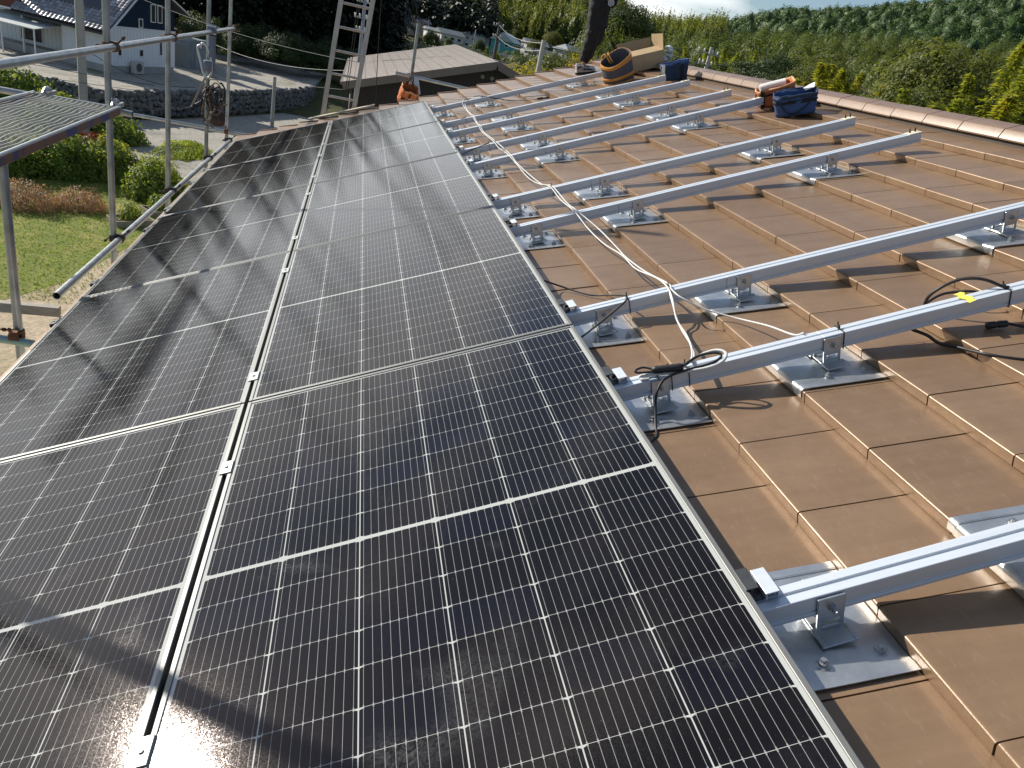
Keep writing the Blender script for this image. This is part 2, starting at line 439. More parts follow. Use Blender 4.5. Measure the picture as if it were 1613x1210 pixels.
def make_panel_meshes():
    w = .0125
    f = MB()
    def bar(a, b2, c, d):     # frame bar as a hollow channel outline: top lip and outer wall
        f.box(((a + b2) / 2, (c + d) / 2, -.0175), (b2 - a, d - c, .035))
    bar(0, w, 0, PL); bar(PW - w, PW, 0, PL); bar(w, PW - w, 0, w); bar(w, PW - w, PL - w, PL)
    fo = f.build('frame', M_frame, None, bevel=.0016, bseg=2)
    g = MB(); z = -.0030
    g.add([(w, w, z), (PW - w, w, z), (PW - w, PL - w, z), (w, PL - w, z)], [(0, 1, 2, 3)])
    go = g.build('cell_glass', M_cells, None)
    k = MB(); k.add([(w, w, -.007), (PW - w, w, -.007), (PW - w, PL - w, -.007), (w, PL - w, -.007)], [(0, 3, 2, 1)])
    bo = k.build('back_sheet', M_back, None, recalc=False)
    return fo, go, bo
P_FR, P_GL, P_BK = make_panel_meshes()
ordi = ['nearest', 'second nearest', 'middle', 'fourth', 'farthest']
first = True
for ci, (uu, side) in enumerate(((-PW, 'right column, beside the bare tiles'), (-2 * PW - GU, 'left column, along the eave'))):
    for k in range(5):
        v0 = -PL - GV / 2 + k * (PL + GV)
        r = thing('solar_panel', f'solar panel, {ordi[k]} of the five in the {side}', 'solar panel', rt(uu, v0 + GV / 2 if False else v0, 0), 'solar panels laid in two columns on the roof', roof=True)
        if first:
            for o in (P_FR, P_GL, P_BK): o.parent = r
            first = False
        else:
            for o in (P_FR, P_GL, P_BK):
                c = o.copy(); COL.objects.link(c); c.parent = r

# ------------------------------------------------------------------ rails
RAILS = [(-1.317, -1.317, 2.34), (-.408, -.408, 2.34), (.180, .188, 2.34), (1.376, 1.432, 2.345), (1.968, 2.036, 2.345), (3.09, 3.20, 2.34), (3.685, 3.765, 2.345), (4.63, 4.65, 2.35), (5.24, 5.245, 2.34), (6.45, 6.49, 2.25)]
RW, RT, RB = .047, -.0355, -.0865
h = RW / 2
rail_prof = [(-h, RB), (-h, RB + .009), (-h + .004, RB + .011), (-h + .004, RB + .015), (-h, RB + .017), (-h, RT - .001), (-h + .001, RT), (-.0035, RT), (-.0035, RT - .006), (.0035, RT - .006), (.0035, RT), (h - .001, RT), (h, RT - .001), (h, RB)]
num = ['nearest', 'second', 'third', 'fourth', 'fifth', 'sixth', 'seventh', 'eighth', 'ninth', 'farthest']
SEAM = [.78, .68, .64, .60, .62, .60, .58, .56, .55, .50]
def rail_v(i, u):
    a, b2, ue = RAILS[i]; return a + (b2 - a) * max(0, u) / ue
for i, (va, vb, ue) in enumerate(RAILS):
    yaw = math.atan2(vb - va, ue)
    extra = {0: 'running out of view at lower right', 1: 'carrying a black cable coil and yellow tape', 2: 'with a white cable tied over it', 3: 'ending bare before the last tile courses', 4: 'ending bare below the blue bag', 5: 'ending under the orange bag', 6: 'with two black end bolts', 7: 'ending by the dark navy bag', 8: 'ending behind the dark navy bag', 9: 'ending under the orange and grey bucket bag'}[i]
    r = thing('mounting_rail', f'aluminium rail, {num[i]} of ten from the camera, {extra}', 'rail', rt(0, va, 0), 'aluminium mounting rails across the tiles', roof=True, yaw=yaw)
    se = SEAM[i]
    for a, b2 in ((-1.05, se - .0008), (se + .0008, ue)):
        q = MB(); q.prism(rail_prof, (a, 0, 0), (b2, 0, 0), (Vector((0, 1, 0)), Vector((0, 0, 1))))
        q.build('rail_section', M_alu, r, bevel=.0006, bseg=1)
    ep = MB(); ep.box((ue - .035, 0, RT + .0016), (.075, RW + .001, .003)); ep.build('end_plate', M_foam, r, bevel=.0008)
    for du in (-.05, -.018):
        bt = MB(); bt.lathe([(.0045, 0), (.0045, .012), (.003, .013), (.003, .022)], (ue + du, .006, RT + .003), 8); bt.build('end_bolt', M_black, r, smooth=True, autos=30)

# ------------------------------------------------------------------ roof brackets (metal tile + foot)
def bracket_parts(root):
    pl = MB(); w = .148; th = .0035
    prof = [(.0, -.146), (-.003, -.146), (-.003, -.1275), (-.0015, -.1225), (.003, -.1185), (.010, -.1170), (.03, -.1190), (.15, -.1345), (.2745, -.1490), (.2745, -.1515), (.15, -.137), (.03, -.1215), (.0, -.1255)]
    def strip(v0, v1, up):
        pl.prism([(s, n + up) for s, n in prof], (0, v0, 0), (0, v1, 0), (Vector((1, 0, 0)), Vector((0, 0, 1))))
    strip(-w + .022, w - .022, 0.0); strip(-w, -w + .020, .003); strip(w - .020, w, .003)
    strip(-w + .0195, -w + .0225, .0022); strip(w - .0225, w - .0195, .0022)
    p = pl.build('metal_tile', M_galv, root, smooth=True, autos=35)
    ft = MB(); uc = .167
    ft.box((uc, 0, -.1275), (.062, .135, .005))
    for sgn in (-1, 1):
        vy = sgn * (RW / 2 + .0035)
        ft.box((uc - .023, vy, -.104), (.010, .005, .048)); ft.box((uc + .023, vy, -.104), (.010, .005, .048))
        ft.box((uc, vy, -.118), (.036, .006, .006)); ft.box((uc, vy, -.0935), (.036, .006, .010))
        ft.box((uc, vy + sgn * .0012, -.0645), (.056, .005, .048))
        ft.box((uc - .033, vy + sgn * .022, -.1255), (.008, .04, .006)); ft.box((uc + .033, vy + sgn * .022, -.1255), (.008, .04, .006))
    ft.build('foot_clamp', M_galv, root, bevel=.0008, bseg=1)
    for sgn in (-1, 1):
        cb = MB(); a = Vector((uc, sgn * (RW / 2 + .007), -.066)); cb.tube([a, a + Vector((0, sgn * .008, 0))], .009, 6); cb.tube([a + Vector((0, sgn * .008, 0)), a + Vector((0, sgn * .018, 0))], .0045, 8)
        cb.build('clamp_bolt', M_bolt, root, smooth=True, autos=30)
    for (du, dv) in ((-.055, -.098), (.065, -.092), (-.055, .098), (.065, .092)):
        s = uc + du; n = -.1190 - .0155 * (s - .03) / .12
        bo = MB(); bo.lathe([(.014, 0), (.014, .002), (.0095, .003), (.0095, .010), (.005, .010), (.005, .016)], (s, dv, n), 10)
        bo.build('plate_bolt', M_bolt, root, smooth=True, autos=30)
br_u = [(.155, 'by the panel edge'), (.70, 'in the middle row of plates'), (1.79, 'in the row of plates nearest the ridge')]
proto = None; where = num
for i in range(10):
    for (uu, txt) in br_u:
        ul = U0 + COURSE * math.floor((uu - U0) / COURSE)
        lab = f'galvanised plate and clamp under the {num[i]} rail, {txt}'
        l = rt(ul, rail_v(i, uu), 0)
        if proto is None:
            proto = thing('roof_bracket', lab, 'bracket', l, 'galvanised roof brackets holding the rails', roof=True); bracket_parts(proto)
        else:
            c = copy_tree(proto); c.matrix_world = Matrix.Translation(l) @ MR.to_4x4(); c['label'] = lab

# ------------------------------------------------------------------ clamps
pe = pm = pl_ = None
for i in range(10):
    v = rail_v(i, 0) + .028
    lab = f'end clamp on the {num[i]} rail gripping the right-hand panel edge'
    l = rt(0, v, 0)
    if pe is None:
        pe = thing('end_clamp', lab, 'clamp', l, 'end clamps along the right panel edge', roof=True)
        a = MB(); a.box((.008, 0, .0022), (.026, .055, .0034)); a.box((.006, 0, -.014), (.004, .052, .030)); a.box((.018, 0, -.033), (.03, .052, .004)); a.build('top_jaw', M_alu_dark, pe, bevel=.0008)
        a = MB(); a.box((.046, 0, -.0155), (.028, .066, .003)); a.box((.0585, 0, -.025), (.003, .064, .016)); a.box((.034, 0, -.025), (.003, .064, .016)); a.build('base_block', M_alu, pe, bevel=.0008)
        a = MB(); a.lathe([(.007, 0), (.007, .006), (.004, .006), (.004, .01)], (.027, 0, -.026), 6); a.build('clamp_screw', M_black, pe)
    else:
        c = copy_tree(pe); c.matrix_world = Matrix.Translation(l) @ MR.to_4x4(); c['label'] = lab
for i in range(10):
    v = rail_v(i, 0) + .01
    lab = f'small grey clamp between the two panel columns, {num[i]} from the camera'
    l = rt(-PW - GU / 2, v, 0)
    if pm is None:
        pm = thing('panel_clamp', lab, 'clamp', l, 'clamps between the panel columns', roof=True)
        a = MB(); a.box((0, 0, .0022), (.034, .062, .0036)); a.build('clamp_plate', M_clampgrey, pm, bevel=.001)
        a = MB(); a.box((0, 0, -.02), (.008, .055, .04)); a.build('clamp_stem', M_clampgrey, pm)
        a = MB(); a.lathe([(.0055, 0), (.0055, .004)], (0, 0, .004), 6); a.build('clamp_screw', M_bolt, pm)
    else:
        c = copy_tree(pm); c.matrix_world = Matrix.Translation(l) @ MR.to_4x4(); c['label'] = lab
for i in range(10):
    v = rail_v(i, 0) + .03
    lab = f'dark clamp on the outer eave edge of the panels, {num[i]} from the camera'
    l = rt(-2 * PW - GU, v, 0)
    if pl_ is None:
        pl_ = thing('edge_clamp', lab, 'clamp', l, 'clamps along the outer panel edge', roof=True)
        a = MB(); a.box((-.011, 0, .002), (.034, .07, .0036)); a.box((-.026, 0, -.016), (.004, .07, .034)); a.build('clamp_jaw', M_alu_dark, pl_, bevel=.0008)
        a = MB(); a.lathe([(.0055, 0), (.0055, .004)], (-.016, 0, .0038), 6); a.build('clamp_screw', M_bolt, pl_)
    else:
        c = copy_tree(pl_); c.matrix_world = Matrix.Translation(l) @ MR.to_4x4(); c['label'] = lab

# ------------------------------------------------------------------ cables, ties, tape
def cable(name, pts, r, m, label, cat, group=None, seg=8, sub=6):
    P = [rt(*p) for p in pts]; o0 = P[0].copy(); P = smooth_path([p - o0 for p in P], sub)
    q = MB(); q.tube(P, r, seg); o = q.build(name, m, None, smooth=True, autos=60); o.location = o0
    return tag(o, label, cat, group)
W1 = [(.587, 6.376, -.02), (.455, 6.561, -.022), (.381, 6.375, -.03), (.374, 6.217, -.07), (.345, 5.42, -.045), (.34, 5.25, -.029), (.334, 4.987, -.05), (.315, 4.62, -.029), (.308, 4.381, -.05), (.31, 3.70, -.029), (.316, 3.536, -.05), (.32, 3.10, -.029), (.344, 2.928, -.07), (.345, 2.539, -.085), (.353, 2.214, -.06), (.373, 1.978, -.029), (.378, 1.737, -.055), (.368, 1.385, -.029), (.385, 1.213, -.075), (.404, 1.007, -.10), (.429, .793, -.10), (.42, .579, -.09), (.431, .352, -.055), (.414, .183, -.028), (.402, .10, -.045), (.381, .015, -.085), (.364, -.116, -.085), (.315, -.284, -.045), (.271, -.39, -.022), (.234, -.429, -.012)]
cable('white_cable', W1, .0034, M_white_cable, 'long white cable crossing all rails, ending at the black bundle on the second rail', 'cable', 'white cables over the rails')
W2 = [(.391, 6.28, -.045), (.382, 6.047, -.08), (.358, 5.40, -.045), (.354, 5.25, -.029), (.34, 4.9, -.055), (.33, 4.62, -.029), (.32, 4.365, -.05), (.325, 3.70, -.029), (.335, 3.10, -.029), (.352, 2.872, -.07), (.362, 2.179, -.055), (.387, 1.978, -.029), (.393, 1.65, -.055), (.382, 1.385, -.029), (.435, 1.17, -.085), (.448, .941, -.11), (.44, .763, -.105), (.436, .5, -.08), (.428, .21, -.028), (.42, .152, -.029), (.431, .088, -.04), (.496, .03, -.08), (.579, -.047, -.105), (.623, -.19, -.085), (.627, -.348, -.05), (.640, -.388, -.029)]
cable('white_cable', W2, .0034, M_white_cable, 'white cable that turns off at the third rail and ends at the second rail', 'cable', 'white cables over the rails')
cable('white_cable', [(.42, .19, -.028), (.402, .103, -.06), (.385, .008, -.10), (.345, -.209, -.08), (.30, -.34, -.05), (.268, -.40, -.026)], .0042, M_white_cable, 'thin short white cable between the third and second rail', 'cable', 'white cables over the rails')
cable('cable_coil', [(.232, -.433, -.012), (.285, -.402, -.012), (.33, -.403, -.004), (.353, -.42, .0), (.36, -.442, -.004), (.337, -.464, -.012), (.297, -.465, -.02), (.245, -.449, -.026), (.196, -.434, -.028), (.131, -.409, -.029), (.103, -.405, -.029), (.100, -.425, -.029), (.12, -.43, -.03)], .0048, M_white_cable, 'white cable loop lying coiled on top of the second rail', 'cable')
cable('black_cable', [(.225, -.436, -.012), (.28, -.414, -.004), (.316, -.425, .004), (.339, -.44, .004), (.338, -.452, -.004), (.306, -.458, -.012), (.256, -.447, -.02), (.216, -.448, -.022), (.182, -.448, -.026), (.150, -.462, -.03), (.124, -.483, -.05), (.115, -.487, -.09), (.094, -.537, -.125), (.079, -.584, -.130), (.045, -.616, -.130)], .0042, M_black, 'black cable looping off the second rail down to the tiles', 'cable')
cable('black_cable', [(.141, -.412, -.012), (.117, -.396, -.007), (.091, -.401, -.007), (.093, -.409, -.012), (.138, -.419, -.016)], .0036, M_black, 'small black cable loop sticking out of the taped splice', 'cable')
bd = MB()
a_, b_ = rt(.135, -.415, -.012), rt(.226, -.440, -.012)
pts = [a_.lerp(b_, k / 12) for k in range(13)]
bd.tube([p - a_ for p in pts], .012, 10, radii=[.008] + [.0125 if k % 2 else .0112 for k in range(11)] + [.008])
o = bd.build('cable_splice', M_black, None, smooth=True); o.location = a_; tag(o, 'thick black taped cable splice tied onto the second rail', 'connector')
cable('black_cable', [(.007, .598, -.045), (.091, .638, -.11), (.187, .531, -.135), (.248, .456, -.125), (.266, .269, -.06), (.252, .177, -.029), (.232, .150, -.035), (.14, .120, -.07), (.030, .090, -.11)], .0038, M_black, 'thin black cable over the third rail next to the panel edge', 'cable')
cable('black_cable', [(.0, 3.60, -.06), (.154, 3.655, -.04), (.265, 3.70, -.030)], .0038, M_black, 'thin black cable slanting up onto the seventh rail', 'cable')
cable('black_cable', [(.0, 5.22, -.06), (.173, 5.225, -.042), (.266, 5.245, -.030)], .0038, M_black, 'thin black cable slanting up onto the ninth rail', 'cable')
cable('black_cable', [(.444, 6.629, -.06), (.523, 6.55, -.02), (.624, 6.48, -.025), (.783, 6.38, -.075), (.957, 6.33, -.125), (1.174, 6.098, -.125)], .0045, M_black, 'black cable arching over the farthest rail to a plug on the tiles', 'cable')
def plug(u0, v0, n0, u1, v1, n1, lab):
    q = MB(); A, B2 = rt(u0, v0, n0), rt(u1, v1, n1); d = B2 - A
    q.tube([d * k for k in (0, .04, .05, .42, .44, .56, .58, .95, 1)], .01, 10, radii=[.006, .010, .0115, .0115, .0095, .0095, .0115, .0105, .006])
    o = q.build('cable_plug', M_black, None, smooth=True, autos=40); o.location = A; return tag(o, lab, 'connector')
plug(1.174, 6.098, -.122, 1.30, 6.02, -.122, 'black cable plug lying on the tiles between the ninth and farthest rail')
cable('black_cable', [(1.123, -.281, -.128), (1.128, -.292, -.07), (1.155, -.308, -.035), (1.202, -.325, -.012), (1.238, -.354, -.004), (1.266, -.378, -.01), (1.293, -.404, -.026), (1.31, -.415, -.03)], .005, M_black, 'black cable arching above the second rail at the right frame edge', 'cable')
cable('black_cable', [(1.118, -.275, -.122), (1.138, -.269, -.105), (1.201, -.257, -.09), (1.247, -.269, -.085), (1.28, -.298, -.08), (1.34, -.32, -.10)], .0045, M_black, 'black cable lying low behind the second rail near the yellow tape', 'cable')
cable('black_cable', [(1.0, -.40, -.105), (1.025, -.439, -.115), (1.046, -.465, -.135), (1.075, -.506, -.138), (1.086, -.598, -.120), (1.12, -.64, -.122), (1.18, -.68, -.128), (1.3, -.74, -.135)], .0052, M_black, 'thick black cable curving over the tiles in front of the second rail', 'cable')
plug(1.212, -.455, -.122, 1.277, -.468, -.125, 'black cable plug on the shaded tiles right of the second rail')
cable('black_cable', [(1.275, -.468, -.125), (1.30, -.497, -.128), (1.33, -.54, -.13), (1.42, -.60, -.135)], .0045, M_black, 'black cable leaving the plug on the shaded tiles towards the right edge', 'cable')
def zip_tie(u, i, lab):
    v = rail_v(i, u); w2 = RW / 2 + .0016; top, bot = RT + .0016, RB - .0016
    q = MB()
    for (a, b2) in (((-w2, bot), (-w2, top)), ((-w2, top), (w2, top)), ((w2, top), (w2, bot)), ((w2, bot), (-w2, bot))):
        A = Vector((0, a[0], a[1])); B2 = Vector((0, b2[0], b2[1])); d = (B2 - A).normalized() * .0008
        q.beam(A - d, B2 + d, .0048, .0016, (1, 0, 0))
    q.box((0, .006, top + .006), (.007, .008, .010)); q.beam((0, .008, top + .008), (.004, .016, top + .018), .004, .0015)
    o = q.build('zip_tie', M_black); o.matrix_world = Matrix.Translation(rt(u, v, 0)) @ MR.to_4x4()
    return tag(o, lab, 'cable tie', 'black cable ties round the rails')
for u, i, lab in [(.15, 1, 'black cable tie left of the bracket clamp on the second rail'), (.19, 1, 'black cable tie through the taped splice on the second rail'), (.245, 1, 'black cable tie at the cable coil on the second rail'), (.745, 1, 'black cable tie beside the middle bracket of the second rail'), (1.303, 1, 'black cable tie by the yellow tape on the second rail'),
                  (.255, 2, 'black cable tie on the third rail over a black cable'), (.42, 2, 'black cable tie on the third rail under the white cables'), (.265, 6, 'black cable tie on the seventh rail by the panel'), (.32, 6, 'black cable tie on the seventh rail at the white cables'), (.268, 8, 'black cable tie on the ninth rail'), (.385, 4, 'black cable tie on the fifth rail at the white cables'), (.45, 9, 'black cable tie on the farthest rail, left one'), (.62, 9, 'black cable tie on the farthest rail, right one')]:
    zip_tie(u, i, lab)
q = MB(); tp = []
for k in range(7):
    f = k / 6; tp.append((1.168 + .006 * math.sin(k * 2), -.372 - .075 * f, RT + .0018 + .004 * abs(math.sin(k * 1.7)) * (1 if k in (0, 6) else .3)))
for k, (u, v, n) in enumerate(tp):
    pass
vs = []
for (u, v, n) in tp: vs += [rt(u - .014, v, n), rt(u + .014, v + .006, n + .0005)]
o0 = vs[0].copy(); q.add([p - o0 for p in vs], [(2 * k, 2 * k + 1, 2 * k + 3, 2 * k + 2) for k in range(6)])
o = q.build('marking_tape', mat('yellow_tape', (.75, .66, .10), .55, 0, .1, 40), None); o.location = o0
sm = o.modifiers.new('solid', 'SOLIDIFY'); sm.thickness = .0006
tag(o, 'torn strip of yellow tape stuck across the second rail', 'tape')
# ------------------------------------------------------------------ scaffold
XS = -2.6; TR = .0243
def tube_thing(name, a, b, label, group, m=M_steel, cat='scaffold tube'):
    a, b = Vector(a), Vector(b); q = MB()
    q.pipe(Vector((0, 0, 0)), b - a, TR, TR - .003, 16)
    o = q.build(name, m, None, smooth=True, autos=40); o.location = a
    return tag(o, label, cat, group)
GP = 'upright scaffold poles at the eave'
tube_thing('scaffold_pole', (XS + .01, .22, GZ), (XS + .01, .22, 2.6), 'scaffold pole outside the frame, seen mirrored in the near panels', GP)
tube_thing('scaffold_pole', (XS, 2.16, GZ), (XS, 2.16, -.265), 'nearest scaffold pole, standing under the mesh deck at the left edge', GP)
tube_thing('scaffold_pole', (XS, 4.02, GZ), (XS, 4.02, 2.7), 'tall scaffold pole just right of the mesh deck corner', GP)
tube_thing('scaffold_pole', (XS, 5.90, GZ), (XS, 5.90, 2.7), 'tall scaffold pole in the middle, clamped without any cable bundle', GP)
tube_thing('scaffold_pole', (XS + .0, 7.97, GZ), (XS + .0, 7.97, 2.7), 'dark scaffold pole wrapped in a bundle of cables and gear', GP, M_steel_dk)
tube_thing('scaffold_pole', (XS, 9.58, GZ), (XS, 9.58, 2.7), 'scaffold pole at the far corner beyond the cable bundle', GP)
tube_thing('scaffold_pole', (-.02, 9.62, GZ), (-.02, 9.62, .79), 'short scaffold pole behind the roof edge with an orange bag on it', GP, M_steel_dk)
GTb = 'horizontal scaffold tubes'
tube_thing('scaffold_tube', (XS + .052, 1.4, .21), (XS + .052, 9.62, .205), 'upper horizontal scaffold tube running from the left edge to the far corner', GTb)
tube_thing('scaffold_tube', (XS + .052, 2.62, -1.225), (XS + .052, 9.64, -1.33), 'lower horizontal scaffold tube with its open end pointing at the camera', GTb)
tube_thing('scaffold_tube', (-3.9, 9.53, -1.195), (2.2, 9.53, -1.24), 'thin tube running sideways behind the far corner pole, above the road', GTb)
tube_thing('scaffold_tube', (-.26, 9.56, .065), (1.9, 9.56, .03), 'sideways tube in front of the dark gable, by the orange bag', GTb)
tube_thing('scaffold_tube', (-3.6, 2.10, -1.25), (-2.50, 2.10, -1.33), 'short greenish tube clamped to the nearest pole at the left edge', GTb, mat('pale_green_tube', (.32, .45, .42), .4, .5, .15, 8))
tube_thing('scaffold_tube', (-4.4, 4.07, -.235), (-2.45, 4.07, -.255), 'cross tube carrying the far end of the mesh deck', GTb)
q = MB(); q.beam((0, 0, 0), (1.0, .10, -.02), .05, .06); o = q.build('timber_batten', mat('grey_timber', (.36, .33, .28), .8, 0, .2, 12, stretch=(1, 8, 8)), None, bevel=.003); o.location = (-3.42, 2.20, -1.17); tag(o, 'grey timber batten by the nearest pole at the left edge', 'batten')
def clamp(x, y, z, lab, yaw=0, m=M_rust, s=1.0):
    r = thing('scaffold_clamp', lab, 'clamp', (x, y, z), 'swivel clamps where tubes cross poles', yaw=yaw)
    a = MB(); a.pipe((0, 0, -.026), (0, 0, .026), .033, .0245, 14); a.box((.034, -.012, 0), (.016, .05, .045)); a.build('pole_jaw', m, r, bevel=.001)
    a = MB(); a.pipe((.052, -.027, 0), (.052, .027, 0), .033, .0245, 14); a.box((.052, 0, .033), (.045, .04, .012)); a.build('tube_jaw', m, r, bevel=.001)
    for (p, d) in (((-.034, -.035, 0), (0, -.075, .0)), ((.075, .0, .03), (.05, 0, .055))):
        a = MB(); P = Vector(p); D = Vector(d); a.tube([P - D * .3, P + D], .006, 6); a.tube([P + D * .62, P + D * .85], .012, 6); a.build('clamp_bolt', m, r)
    return r
M_clampdk = mat('dark_clamp_steel', (.05, .045, .04), .6, .4, .3, 30)
for y, nm in ((4.02, 'tall pole by the deck corner'), (5.90, 'middle pole'), (9.58, 'far corner pole')):
    clamp(XS, y, .21 - .001 * y, f'rusty clamp joining the upper tube to the {nm}')
for y, nm in ((4.02, 'tall pole by the deck corner'), (5.90, 'middle pole'), (7.97, 'cable-wrapped pole'), (9.58, 'far corner pole')):
    clamp(XS, y, -1.225 - .015 * (y - 2.6), f'dark clamp joining the lower tube to the {nm}', m=M_clampdk)
clamp(XS, 2.16, -1.30, 'rusty clamp at the foot of the nearest pole', yaw=rad(-90))
clamp(-.02, 9.62, .05, 'rusty clamp above the orange bag on the short pole', yaw=rad(-90))
clamp(XS, 9.58, -1.205, 'clamp joining the sideways tube to the far corner pole', yaw=rad(-90))
# mesh deck
dk = thing('scaffold_deck', 'expanded-metal scaffold deck with a blue and rust painted edge beam', 'scaffold deck', (0, 0, 0))
M_mesh = mat('galvanised_mesh', (.50, .53, .53), .42, .7, .15, 12)
x0, x1, y0, y1, zd = -3.06, -2.515, 1.80, 3.93, -.205
a = MB()
n = int((x1 - x0) / .036)
for i in range(n + 1):                                        # wavy strands along the deck
    xx = x0 + .012 + i * (x1 - x0 - .024) / n
    for k in range(42):
        ya, yb = y0 + (y1 - y0) * k / 42, y0 + (y1 - y0) * (k + 1) / 42
        wa = .007 * math.sin(k * .85); wb_ = .007 * math.sin((k + 1) * .85)
        a.beam((xx + wa, ya, zd + .002), (xx + wb_, yb, zd + .002), .0036, .004)
for k in range(72):
    yy = y0 + (y1 - y0) * (k + .5) / 72
    a.box(((x0 + x1) / 2, yy, zd - .006), (x1 - x0 - .02, .0022, .003))
a.build('mesh_floor', M_mesh, dk)
def edge_mat():
    mt, nt, b = nodes_of('painted_edge_beam'); t = NT(nt)
    f = t.noise(t.coord('Object', (.2, 1.5, .2)), 3.4, 2, .5)
    c = t.ramp(f, [(.36, (.010, .030, .16)), (.44, (.016, .038, .16)), (.50, (.17, .066, .036)), (.62, (.20, .08, .045)), (.70, (.025, .045, .13))])
    g = t.noise(t.coord('Object'), 40, 6, .7); c = t.mix(t.val('MULTIPLY', g, .12), c, (.26, .27, .26))
    nt.links.new(c, b.inputs['Base Color']); b.inputs['Roughness'].default_value = .5; b.inputs['Metallic'].default_value = .05
    return mt
M_edge = edge_mat()
a = MB(); a.box((x1 + .010, (y0 + y1) / 2, zd - .020), (.020, y1 - y0, .052)); a.box((x0 - .010, (y0 + y1) / 2, zd - .020), (.020, y1 - y0, .052)); a.build('edge_beam', M_edge, dk, bevel=.006, bseg=3)
a = MB(); a.tube([(x1 + .010, y0, zd + .010), (x1 + .010, y1, zd + .010)], .0105, 10); a.tube([(x0 - .010, y0, zd + .010), (x0 - .010, y1, zd + .010)], .0105, 10); a.build('edge_lip', M_mesh, dk, smooth=True, autos=60)
a = MB(); a.box(((x0 + x1) / 2, y1 + .006, zd - .01), (x1 - x0 + .04, .014, .036)); a.build('end_bar', M_mesh, dk, bevel=.003)
for xx in (x0 + .05, x1 - .035):
    a = MB(); pts = [(xx, y1, zd + .005), (xx, y1 + .05, zd + .035), (xx, y1 + .10, zd + .035), (xx, y1 + .145, zd + .01), (xx, y1 + .16, zd - .03)]
    a.tube(smooth_path(pts, 4), .016, 8); a.box((xx + .03, y1 + .07, zd + .01), (.02, .16, .03)); a.build('hook', M_steel, dk, smooth=True, autos=40)
# cable bundle with pulley on the dark pole
M_bluegrey = mat('blue_grey_strap', (.16, .19, .26), .6, .2, .2, 30)
bp = thing('cable_bundle', 'tangle of cables, hook and pulley hanging on the dark pole', 'hoist gear', (XS + .05, 7.93, -.3))
a = MB(); a.box((.0, -.03, .53), (.10, .07, .11)); a.build('clamp_body', M_bluegrey, bp, bevel=.006)
for zz in (.49, .57):
    a = MB(); a.box((.0, -.066, zz), (.105, .004, .012)); a.build('strap_trim', M_white, bp)
a = MB(); pts = [(-.12, -.05, .30), (-.10, -.05, .36), (-.05, -.05, .33), (.0, -.05, .20), (.01, -.05, .06), (-.03, -.05, -.02), (-.08, -.05, .02), (-.12, -.05, .16), (-.155, -.05, .30), (-.12, -.05, .34)]
a.tube(smooth_path(pts, 5), .013, 8); a.build('hook_loop', mat('pale_steel_hook', (.55, .58, .62), .35, .6, .1, 20), bp, smooth=True)
a = MB(); a.tube([(.0, -.02, .46), (.0, -.03, .22)], .055, 10, radii=[.05, .04]); a.lathe([(.045, 0), (.05, .02), (.05, .10), (.04, .12)], (-.035, -.06, .06), 10); a.build('pulley_block', M_bluegrey, bp, smooth=True, autos=40)
rg = random.Random(7)
for k in range(15):
    q = MB(); P = []
    c0 = Vector((.02 + rg.uniform(-.06, .10), -.05 + rg.uniform(-.04, .06), -.28 + rg.uniform(-.14, .16)))
    ra, rb_ = rg.uniform(.05, .13), rg.uniform(.08, .20); ph = rg.uniform(0, 6.28); tw = rg.uniform(-.8, .8)
    for j in range(13):
        th = ph + j / 12 * rg.uniform(4.6, 6.3)
        P.append(c0 + Vector((ra * math.cos(th), .05 * math.sin(th + tw) , rb_ * math.sin(th))))
    q.tube(smooth_path(P, 3), rg.choice((.005, .006, .008)), 6)
    q.build('coiled_cable', rg.choice((M_black, M_black, M_black, mat('brown_rope', (.22, .15, .10), .8), M_bluegrey)), bp, smooth=True)
a = MB(); a.lathe([(.02, -.58), (.085, -.56), (.10, -.49), (.09, -.41), (.03, -.38)], (.08, -.02, .0), 10); a.build('gear_bag', mat('brown_canvas', (.06, .045, .04), .9, 0, .4, 20, bump=.6), bp, smooth=True)
a = MB(); a.tube([(-.06, -.05, -.02), (-.22, -.05, -.40)], .013, 6); a.build('hook_rod', mat('dull_brass_rod', (.30, .26, .20), .5, .4), bp)
a = MB(); a.tube(smooth_path([(-.1, 0, -.30), (-.30, -.2, -.42), (-.6, -1.0, -.35), (-.9, -1.6, -.22)], 5), .006, 6); a.build('coiled_cable', M_black, bp)

# ------------------------------------------------------------------ ladder at the verge
ld = thing('ladder', 'grey aluminium ladder leaning at the far roof edge', 'ladder', (-1.0, 8.62, GZ))
M_lad = mat('worn_ladder_aluminium', (.44, .42, .39), .45, .6, .15, 14, stretch=(1, 1, .3))
def lp(xa, xb, z): f = (z + .61) / 1.47; return Vector((xa + (xb - xa) * f, 8.62, z))
A0, A1 = (lambda z: lp(-1.215, -1.11, z)), (lambda z: lp(-.82, -.715, z))
for Fz in (A0, A1):
    a = MB(); o_ = Vector((-1.0, 8.62, GZ)); a.beam(Fz(-7.3) - o_, Fz(2.4) - o_, .028, .062, (1, 0, 0)); a.build('stile', M_lad, ld, bevel=.003)
z = -7.05
while z < 2.3:
    a = MB(); a.tube([A0(z) - o_ + Vector((.012, 0, 0)), A1(z) - o_ - Vector((.012, 0, 0))], .016, 8); a.build('rung', M_lad, ld, smooth=True, autos=40); z += .292
q = MB(); A, B2 = rt(-1.53, 8.44, -.098), rt(-.62, 8.44, -.098); q.beam((0, 0, 0), B2 - A, .09, .022, tuple(MR @ Vector((0, 0, 1)))); o = q.build('wooden_board', mat('pale_timber', (.50, .44, .34), .75, 0, .15, 8, stretch=(1, 9, 9)), None, bevel=.002); o.location = A; tag(o, 'narrow pale board lying along the roof verge at the ladder foot', 'board')
